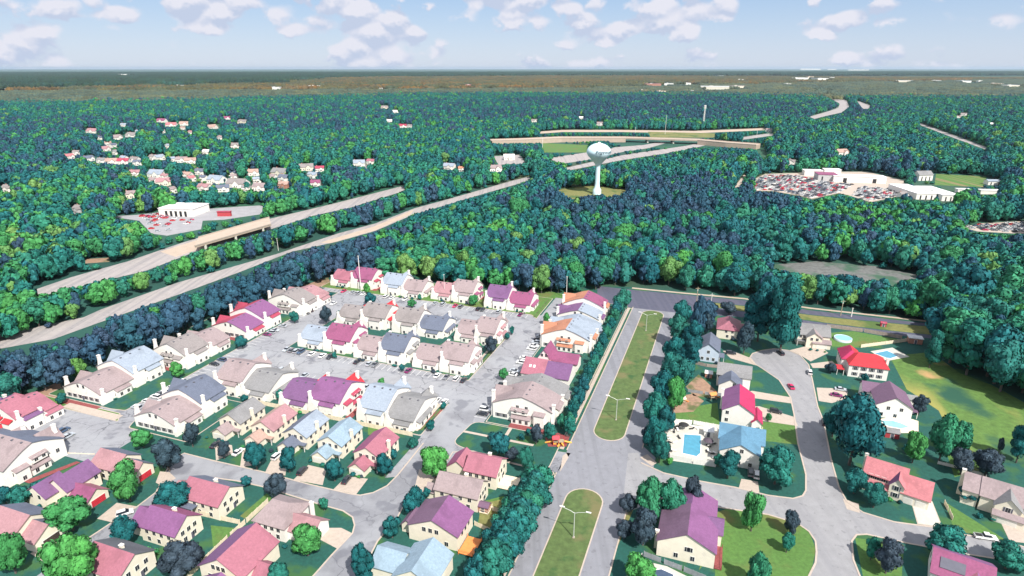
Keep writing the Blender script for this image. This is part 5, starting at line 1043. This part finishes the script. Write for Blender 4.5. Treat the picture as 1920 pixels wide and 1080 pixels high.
def box_thing(name,cat,label,px,py,w_,d_,h_,rm,wmt,rot=0,gable=True):
    X_,Y_=G(px,py); o=empty(name,(X_,Y_,0),-T+rot); b=MB()
    if gable: gwall(b,-w_/2,w_/2,0,d_,'x',h_,h_+w_*.2,wmt)
    else: b.box(-w_/2,w_/2,0,d_,0,h_,wmt)
    b.build('wall',o); b=MB()
    if gable: slabroof(b,-w_/2,w_/2,0,d_,'x',h_,h_+w_*.2,rm,rm,.25)
    else: b.box(-w_/2-.3,w_/2+.3,-.3,d_+.3,h_,h_+.3,rm)
    b.build('roof',o); child('door',DOORM,o,(0,0,.02)); tag(o,label,cat)
box_thing('garden_shed','shed','red garden shed with grey roof below the pale kidney pool',1672,822,4.6,3.6,2.3,R['grey'],WALL['red'])
box_thing('garden_shed','shed','white flat-roofed shed at the wood edge beside the dark road',1716,645,6,4,2.8,R['white'],WALL['brick'],0,False)
box_thing('garden_shed','shed','small white-roofed shed behind the pale blue walled house',1328,709,3,3,2.2,R['white'],WALL['brick'])
box_thing('garden_shed','shed','tiny plum-roofed shed on the yellow lawn behind the grey-mauve house',905,962,3.4,2.6,2.2,R['plum'],WALL['brick'])
box_thing('garden_shed','shed','small red hut standing on the dry grass strip between carriageways',1656,613,2.6,2.2,2.0,R['crimson'],WALL['red'])
def playset(px,py,mt,label,n=1):
    X_,Y_=G(px,py); o=empty('playset',(X_,Y_,0),.3); b=MB(); 
    for a in (-1.3,1.3):
        for c in (-1.1,1.1): b.box(a-.08,a+.08,c-.08,c+.08,0,2.6,WOOD)
    b.box(-1.4,1.4,-1.2,1.2,1.2,1.35,WOOD); b.build('frame',o); b=MB(); slabroof(b,-1.4,1.4,-1.2,1.2,'x',2.4,3.1,mt,mt,.2,0,.08); b.build('canopy',o)
    b=MB(); b.tube([(1.3,0,1.3),(2.6,0,.7),(3.6,0,.15)],[.25,.25,.25],ORANGE,6); b.build('slide',o); tag(o,label,'playset')
playset(1277,756,CREAM,'cream canopied wooden playset on the bare dirt patch'); playset(1335,748,ORANGE,'orange canopied playset against the grey rail fence')
def play():
    X_,Y_=G(1047,833); o=empty('playground_frame',(X_,Y_,0)); b=MB()
    for a in (-2,0,2):
        for c in (-1,1): b.tube([(a,c,0),(a,c,3)],.09,REDP,6)
    b.box(-2,2,-1,1,1.4,1.55,WOOD); b.build('frame',o); b=MB(); slabroof(b,-2.1,0.1,-1.1,1.1,'x',2.8,3.6,REDP,REDP,.2,0,.1); b.build('canopy',o)
    yl=mat('yellow_plastic',(.85,.42,.08),.4,.05,1)
    for q in ((2,0,1.4),(-2,0,1.4)):
        s=1 if q[0]>0 else -1; b=MB(); b.tube([q,(q[0]+s*1.4,.2,.9),(q[0]+s*2.8,.8,.2)],.3,yl,7); b.build('slide',o)
    tag(o,'red and orange playground frame with slides on the mulch','playground')
    for k,(a,c) in enumerate(((1040,835),(1047,839),(1055,837),(1060,831),(1038,829))):
        X2,Y2=G(a,c); o=empty('spring_rider',(X2,Y2,0),k); b=MB(); b.tube([(0,0,0),(0,0,.5)],.12,BLACK,6); b.build('spring',o); b=MB(); b.box(-.6,.6,-.25,.25,.5,.95,yl); b.box(.3,.6,-.35,.35,.95,1.25,yl); b.build('seat',o); tag(o,'small yellow spring rider on the playground mulch','spring rider','playground riders')
play()
rd=random.Random(3)
def lounge(px,py,rz,mt,lab):
    X_,Y_=G(px,py); o=empty('sun_lounger',(X_,Y_,.1),rz); b=MB(); b.box(-.9,.5,-.33,.33,.3,.4,mt); b.add([(.5,-.33,.3),(.5,.33,.3),(1.05,.33,.75),(1.05,-.33,.75),(.5,-.33,.4),(.5,.33,.4),(1.0,.33,.83),(1.0,-.33,.83)],[(0,1,2,3),(4,7,6,5),(0,4,5,1),(2,6,7,3),(1,5,6,2),(0,3,7,4)],mt); b.build('cushion',o)
    b=MB()
    for a in (-.8,.4):
        for c in (-.28,.28): b.box(a-.04,a+.04,c-.04,c+.04,0,.3,POLE)
    b.build('leg',o); tag(o,lab,'sun lounger','pool deck loungers')
for k in range(30):
    a,c=rd.choice([(rd.uniform(1250,1275),rd.uniform(800,856)),(rd.uniform(1319,1344),rd.uniform(822,864)),(rd.uniform(1255,1340),rd.uniform(797,811))]); lounge(a,c,rd.uniform(0,6),BLACK if rd.random()<.55 else WHITEM,'garden lounger on the cluttered swimming pool deck')
def umbrella(px,py,mt,lab):
    X_,Y_=G(px,py); o=empty('parasol',(X_,Y_,.1)); b=MB(); b.tube([(0,0,0),(0,0,2.6)],.05,POLE,6); b.build('pole',o); b=MB(); b.lathe([(1.9,2.0),(.9,2.55),(.02,2.85)],mt,10); b.build('canopy',o); tag(o,lab,'parasol')
umbrella(1281,805,BLACK,'dark parasol at the far left of the swimming pool deck'); umbrella(1327,835,mat('dark_canvas',(.08,.06,.08),.8,.1,1),'dark parasol to the right of the swimming pool')
box_thing('pool_gazebo','gazebo','white square gazebo roof at the far right of the pool deck',1328,820,3.2,3.0,2.4,R['white'],WALL['white'],0,False)
# ---------------------------------------------------------------- cars
def paint(c,n): return mat('paint_'+n,c,.3,.04,1,spec=.6)
PT={'white':paint((.75,.76,.76),'white'),'silver':paint((.42,.46,.50),'silver'),'dark':paint((.03,.035,.045),'dark'),'navy':paint((.06,.10,.17),'navy'),'crimson':paint((.50,.02,.10),'crimson'),'purple':paint((.20,.02,.12),'purple'),'grey':paint((.16,.17,.19),'grey'),'red':paint((.60,.03,.04),'red')}
def carparts(col,kind):
    pm=PT[col]; L_=4.7 if kind!='pickup' else 5.8; wd=.92
    pro={'sedan':[(-2.35,.35),(-2.35,.85),(-1.6,.95),(1.05,.98),(2.2,.80),(2.35,.6),(2.35,.35)],'suv':[(-2.35,.4),(-2.35,1.05),(1.15,1.10),(2.25,.95),(2.35,.7),(2.35,.4)],'pickup':[(-2.9,.45),(-2.9,1.05),(-.6,1.08),(1.6,1.12),(2.8,1.0),(2.9,.75),(2.9,.45)]}[kind]
    cab={'sedan':[(-1.75,.93),(-1.15,1.42),(.25,1.46),(1.15,.96)],'suv':[(-2.3,1.04),(-2.1,1.72),(.35,1.76),(1.2,1.08)],'pickup':[(-.75,1.06),(-.6,1.80),(.9,1.82),(1.6,1.1)]}[kind]
    def ext(b,pr,w0,w1,mt):
        n=len(pr); zt=max(p[1] for p in pr); zb=min(p[1] for p in pr); vs=[]
        for s in (-1,1):
            for a,z in pr: vs.append((a,s*(w0+(w1-w0)*((z-zb)/(zt-zb+1e-6))),z))
        b.add(vs,[list(range(n)),list(range(n,2*n))[::-1]]+[(i,n+i,n+(i+1)%n,(i+1)%n) for i in range(n)],mt)
    b=MB(); ext(b,pro,wd,wd-.06,pm)
    if kind=='pickup': b.box(-2.8,-.85,-.75,.75,1.06,1.075,BLACK)
    # roof panel
    r0,r1=cab[1],cab[2]; b.box(r0[0]+.05,r1[0]-.05,-wd+.24,wd-.24,r1[1]+.0,r1[1]+.045,pm)
    b.box(-L_/2-.02,-L_/2+.05,-.7,-.4,.65,.8,REDP); b.box(-L_/2-.02,-L_/2+.05,.4,.7,.65,.8,REDP); b.box(L_/2-.05,L_/2+.02,-.75,-.45,.6,.75,WHITEM); b.box(L_/2-.05,L_/2+.02,.45,.75,.6,.75,WHITEM)
    body=b.mesh('body'); b=MB(); ext(b,cab,wd-.08,wd-.22,GLASS); gl=b.mesh('windows'); return body,gl,L_
_b=MB(); _b.tube([(0,-.11,0),(0,.11,0)],.34,BLACK,12); _b.tube([(0,-.12,0),(0,.12,0)],.19,POLE,8); WHL=_b.mesh('wheel')
CP={}
def car(X_,Y_,rz,col,kind,label,group=None,name='parked_car',z=.05,parts=True):
    if (col,kind) not in CP: CP[(col,kind)]=carparts(col,kind)
    bd,gl,L_=CP[(col,kind)]; o=empty(name,(X_,Y_,z),rz); child('body',bd,o); child('windows',gl,o)
    for a in (-L_*.31,L_*.31):
        for s in (-.82,.82): child('wheel',WHL,o,(a,s,.34))
    tag(o,label,{'pickup':'pickup','suv':'car','sedan':'car'}[kind],group); return o
AU=pi/2-T; AV=-T
rowsU=[('back-row stalls',302.3,[(647,546,'crimson'),(663,549,'silver'),(673,551,'silver'),(682,552,'white'),(725,557,'white'),(737,558,'white'),(762,561,'white'),(820,567,'silver'),(832,571,'silver'),(857,572,'crimson'),(866,575,'grey'),(898,580,'dark'),(905,582,'dark'),(935,586,'silver'),(977,590,'purple')]),
('middle-row stalls',221.4,[(541,655,'silver'),(550,657,'grey'),(559,659,'silver'),(567,660,'navy'),(586,665,'white'),(606,668,'white'),(618,672,'dark'),(670,680,'dark'),(690,686,'silver'),(700,688,'grey'),(768,695,'purple'),(822,704,'white'),(838,708,'grey'),(857,711,'white'),(870,714,'dark')]),
('stalls behind the front row',201.4,[(528,696,'silver'),(537,693,'white'),(546,694,'white'),(580,700,'silver'),(615,706,'navy'),(686,718,'white'),(694,722,'silver'),(770,737,'white'),(785,737,'white'),(798,738,'white'),(827,745,'white'),(840,748,'white')]),
('stalls behind the third row',282,[(592,590,'white'),(826,612,'dark'),(838,614,'silver'),(762,600,'silver')])]
for nm,uu,lst in rowsU:
    for k,(x,y,c) in enumerate(lst):
        v=guv(x,y)[1]; X_,Y_=W(uu,v); kd='suv' if (k*7+x)%3==0 else 'sedan'
        car(X_,Y_,AU+(pi if k%3==0 else 0)+random.uniform(-.03,.03),c,kd,f"{c} {'estate car' if kd=='suv' else 'car'} parked in the {nm}",nm)
colsV=[('left lane stalls',-216.2,[(247,748,'white'),(265,740,'white'),(276,735,'grey'),(287,730,'white'),(300,724,'white'),(313,718,'white'),(325,713,'white'),(226,759,'silver'),(385,681,'dark'),(402,674,'navy'),(507,630,'purple'),(515,626,'silver'),(523,622,'silver'),(540,614,'silver'),(582,590,'dark'),(590,586,'dark'),(598,583,'white')]),
('right lane stalls',-82.6,[(1042,571,'crimson'),(1048,568,'dark'),(1042,582,'silver'),(1005,631,'silver'),(1002,637,'dark'),(998,643,'silver'),(995,649,'white'),(991,655,'white'),(976,672,'white'),(972,681,'white'),(963,697,'silver'),(960,704,'white'),(945,726,'dark'),(953,733,'white'),(908,770,'white'),(904,778,'dark')])]
for nm,vv,lst in colsV:
    for k,(x,y,c) in enumerate(lst):
        u=guv(x,y)[0]; X_,Y_=W(u,vv); kd='suv' if (k*5+x)%3==0 else 'sedan'
        car(X_,Y_,AV+(pi if k%2 else 0)+random.uniform(-.03,.03),c,kd,f"{c} {'estate car' if kd=='suv' else 'car'} parked in the {nm}",nm)
for x,y,c,kd,rz,lb in [(290,768,'white','sedan',AV,'white car parked behind the mauve and slate townhouses, nearer the crossing'),(305,759,'white','suv',AV,'white estate car parked behind the mauve and slate townhouses, farther from the crossing'),
 (50,776,'dark','sedan',AU,'dark car beside the red roofed townhouses at the left edge'),(60,783,'silver','suv',AU,'silver car in the middle of three beside the left edge townhouses'),(73,791,'silver','sedan',AU,'silver car nearest the lane beside the left edge townhouses'),
 (119,810,'navy','suv',AU,'navy estate car behind the big mauve townhouses'),(128,820,'silver','sedan',AU,'silver car behind the big mauve townhouses'),(104,824,'navy','sedan',AU,'navy car half hidden behind the roof of the big mauve townhouses'),
 (1847,1010,'white','pickup',AV+.1,'white pickup parked at the kerb on the right-hand street'),(1370,664,'dark','suv',AV+.15,'dark estate car on the driveway of the pale blue walled house'),(1463,664,'dark','suv',AU+.5,'dark estate car at the head of the cul-de-sac'),
 (1518,700,'white','suv',AU,'white estate car on the right side of the cul-de-sac'),(1483,727,'crimson','sedan',AU+.25,'crimson car at the left kerb of the cul-de-sac street'),(1454,774,'dark','suv',AV-.05,'dark estate car on the berry red roofed house driveway'),(1568,743,'purple','sedan',AV-.05,'purple car on the oval driveway behind the big teal tree'),
 (1576,732,'silver','sedan',AV,'silver car beyond the purple one on the oval driveway'),(1418,893,'white','suv',AU,'white estate car before the teal blue roofed house'),(1407,889,'grey','suv',AU,'grey estate car before the teal blue roofed house'),(567,886,'dark','suv',AU+.1,'dark estate car on the light blue roofed narrow house driveway'),
 (650,902,'dark','sedan',AU+.1,'dark car on the rose roofed narrow house driveway'),(447,850,'white','sedan',AU,'white car by the peach roofed narrow house'),(405,836,'dark','sedan',AU,'dark car by the grey roofed narrow house'),(520,858,'white','suv',AU,'white estate car by the slate roofed narrow house'),(235,965,'white','suv',AV+.9,'white car at the kerb by the red garage driveway'),
 (1545,795,'dark','suv',AU,'dark estate car at the kerb under the big teal tree'),(300,975,'white','sedan',AU-.4,'white car on the street left of the orchid roofed house')]:
    X_,Y_=G(x,y); car(X_,Y_,rz,c,kd,lb,name='parked_pickup' if kd=='pickup' else 'parked_car')
# scrapyard cars (single small meshes)
JC={}
def junk(c):
    if c not in JC:
        b=MB(); pm=PT[c]; b.box(-2.2,2.2,-.9,.9,.2,.95,pm); b.add([(-1.6,-.85,.95),(1.2,-.85,.95),(1.2,.85,.95),(-1.6,.85,.95),(-1.1,-.7,1.4),(.5,-.7,1.4),(.5,.7,1.4),(-1.1,.7,1.4)],[(4,5,6,7),(0,1,5,4),(1,2,6,5),(2,3,7,6),(3,0,4,7)],GLASS); b.box(-1.0,.4,-.65,.65,1.405,1.45,pm)
        for a in (-1.4,1.4):
            for s in (-.8,.8): b.tube([(a,s-.1,.3),(a,s+.1,.3)],.3,BLACK,7)
        JC[c]=b.mesh('scrap_car')
    return JC[c]
spots=[]
def rowsin(poly,ang,rs,cs,skip=.1):
    xs=[G(*p) for p in poly]; cx=sum(a for a,_ in xs)/len(xs); cy=sum(b_ for _,b_ in xs)/len(xs)
    R_=max(hypot(a-cx,b_-cy) for a,b_ in xs); i=-R_
    while i<R_:
        j=-R_
        while j<R_:
            X_=cx+i*cos(ang)-j*sin(ang)+rd.uniform(-.5,.5); Y_=cy+i*sin(ang)+j*cos(ang)+rd.uniform(-.4,.4)
            a,b_=proj(X_,Y_,0)
            if inpoly(np.array([a]),np.array([b_]),poly)[0] and rd.random()>skip: spots.append((X_,Y_,ang+rd.uniform(-.25,.25)))
            j+=cs
        i+=rs
rowsin([(1418,337),(1440,328),(1500,330),(1540,340),(1600,345),(1575,361),(1522,372),(1495,365),(1446,357),(1418,357)],.35,7.5,3.0)
rowsin([(1615,350),(1640,352),(1695,356),(1692,365),(1633,378),(1595,366)],.35,7.5,3.0)
rowsin([(1808,426),(1840,421),(1928,417),(1928,433),(1904,436),(1836,432)],-.1,7.,2.9,.08)
rowsin([(262,404),(300,400),(330,404),(300,414),(275,414)],.2,6,3.2,.2)
rowsin([(270,410),(300,408),(370,411),(360,420),(330,428),(300,438),(288,436)],.2,8,4,.45)
rd.shuffle(spots); spots.sort(key=lambda s:hypot(s[0],s[1])); print('scrap cars',len(spots))
cw=['white']*5+['silver']*4+['grey']*3+['dark']*2+['navy','red','crimson']
near=spots[:190]
for X_,Y_,a in near:
    c=rd.choice(cw) if proj(X_,Y_,0)[0]>600 else rd.choice(['red','red','crimson','white','silver']); o=bpy.data.objects.new('scrap_car',junk(c)); COL.objects.link(o); o.location=(X_,Y_,.06); o.rotation_euler=(0,0,a)
    inw=proj(X_,Y_,0)[0]<700
    o['label']=f"{c} car standing in the "+('yard before the white warehouse' if inw else 'scrapyard among the right-hand woods'); o['category']='car'; o['group']='cars in the yards, '+c+(' warehouse' if inw else ' scrapyard')
rest=spots[190:]
for c in ('white',):
    b=MB()
    for X_,Y_,a in rest:
        pm=PT[rd.choice(cw)]; M_=Matrix.Translation((X_,Y_,.06))@Matrix.Rotation(a,4,'Z'); b.box(-2.2,2.2,-.9,.9,.2,.95,pm,M_); b.box(-1.4,.8,-.75,.75,.951,1.4,GLASS,M_); b.box(-1.2,.6,-.68,.68,1.401,1.45,pm,M_)
    o=b.build('scrap_cars'); o['kind']='stuff'; o['label']='rows of scrapped cars farther back in the scrapyard'
# ---------------------------------------------------------------- big sheds
def shed(name,corner_px,w_,d_,h_,rm,wmt,rot,label,doors=0,door_mt=BLACK,vents=0,cat='warehouse',gable=0):
    X_,Y_=G(*corner_px); o=empty(name,(X_,Y_,0),rot); b=MB(); 
    if gable: gwall(b,0,w_,0,d_,'x',h_,h_+gable,wmt); b.build('wall',o); b=MB(); slabroof(b,0,w_,0,d_,'x',h_,h_+gable,rm,rm,.5); rf=b.build('roof',o)
    else: b.box(0,w_,0,d_,0,h_,wmt); b.build('wall',o); b=MB(); b.box(-.4,w_+.4,-.4,d_+.4,h_,h_+.5,rm); rf=b.build('roof',o)
    for i in range(doors):
        m=MB(); q=w_*(.22+.56*i/(max(1,doors-1))); m.box(q-w_*.035,q+w_*.035,-.15,.05,.1,h_*.72,door_mt); m.build('dock_door',o)
    for i in range(vents):
        m=MB(); m.box(-1,1,-.8,.8,0,1.0,POLE); m.build('roof_vent',rf,loc=(w_*(.1+.8*rd.random()),d_*(.2+.6*rd.random()),h_+.5+gable*.4))
    tag(o,label,cat)
shed('warehouse',(299,405),34,26,7,R['white'],WALL['white'],-.12,'big flat white warehouse with five dark dock doors and red scrap before it',5,BLACK,6)
shed('truck_trailer',(408,406),12,3,4.2,R['crimson'],WALL['red'],.05,'long red trailer right of the white warehouse',0,cat='trailer')
shed('open_shed',(1562,341),58,16,7,R['white'],WALL['white'],-.22,'long white-roofed open shed in the scrapyard',2,BLACK,0,'shed')
shed('open_shed',(1533,339),22,20,7.5,R['magenta'],WALL['grey'],-.2,'magenta-roofed shed beside the long white one in the scrapyard',2,BLACK,0,'shed')
shed('open_shed',(1508,329),22,12,6,R['white'],WALL['white'],-.15,'small white-roofed shed at the back left of the scrapyard',0,cat='shed'); shed('open_shed',(1545,327),20,12,6,R['white'],WALL['white'],-.2,'small white-roofed shed behind the magenta one',0,cat='shed')
shed('poultry_house',(1717,374),20,56,6,R['white'],WALL['white'],-.05,'left of two white-roofed barns below the crop field',3,BLACK,4,'barn'); shed('poultry_house',(1765,377),18,52,6,R['white'],WALL['white'],-.05,'right of two white-roofed barns below the crop field',3,BLACK,4,'barn')
shed('farmhouse',(1722,339),18,12,7,R['grey'],WALL['white'],.1,'grey roofed farmhouse with white walls left of the crop field',3,GLASS,0,'house',4); shed('farm_shed',(1852,347),15,9,4.5,R['paleblue'],WALL['white'],-.1,'pale low farm shed at the right end of the crop field',2,BLACK,0,'shed',1.5)
shed('farm_shed',(1795,362),14,6,4,R['white'],WALL['white'],-.1,'white-roofed low shed half behind trees below the crop field',0,cat='shed'); shed('farm_shed',(1838,364),30,7,4,R['white'],WALL['white'],-.1,'long white-roofed shed half behind trees below the crop field',0,cat='shed')
# ---------------------------------------------------------------- make every label single
byl={}
for o in ALLT:
    byl.setdefault(o['label'],[]).append(o)
ORD=['','second','third','fourth','fifth','sixth','seventh','eighth','ninth','tenth','eleventh','twelfth','thirteenth','fourteenth','fifteenth','sixteenth','seventeenth','eighteenth','nineteenth','twentieth','twenty-first','twenty-second','twenty-third','twenty-fourth','twenty-fifth','twenty-sixth','twenty-seventh','twenty-eighth','twenty-ninth']
for lb,os_ in byl.items():
    if len(os_)<2: continue
    os_.sort(key=lambda o:proj(o.location.x,o.location.y,0)[0]); n=len(os_)
    for i,o in enumerate(os_):
        if i==0: pre='leftmost'
        elif i==n-1: pre='rightmost'
        else: pre=(ORD[i]+' from left:') if i<len(ORD) else None
        if pre: o['label']=(pre+' '+lb) if n>2 or True else lb
    for o in os_: o['group']=o.get('group') or lb
for o in ALLT:
    ws=o['label'].split()
    if len(ws)>16: o['label']=' '.join(ws[:16])
print('objects',len(bpy.data.objects))
sc.render.engine='CYCLES'

# ---------------------------------------------------------------- the air
b=MB(); b.box(-70000,70000,-4000,66000,-1,175,None) if 0 else None
hm=bpy.data.materials.new('haze_air'); hm.use_nodes=True; hn=hm.node_tree.nodes; hn.remove(hn['Principled BSDF'])
pv=hn.new('ShaderNodeVolumePrincipled'); pv.inputs['Color'].default_value=(.66,.84,1,1); pv.inputs['Density'].default_value=.000018; pv.inputs['Anisotropy'].default_value=.2
hm.node_tree.links.new(pv.outputs[0],hn['Material Output'].inputs['Volume'])
b=MB(); b.box(-70000,70000,-4000,66000,-1,175,hm); ho=b.build('haze'); ho['kind']='stuff'; ho['label']='thin bluish summer haze over the countryside'
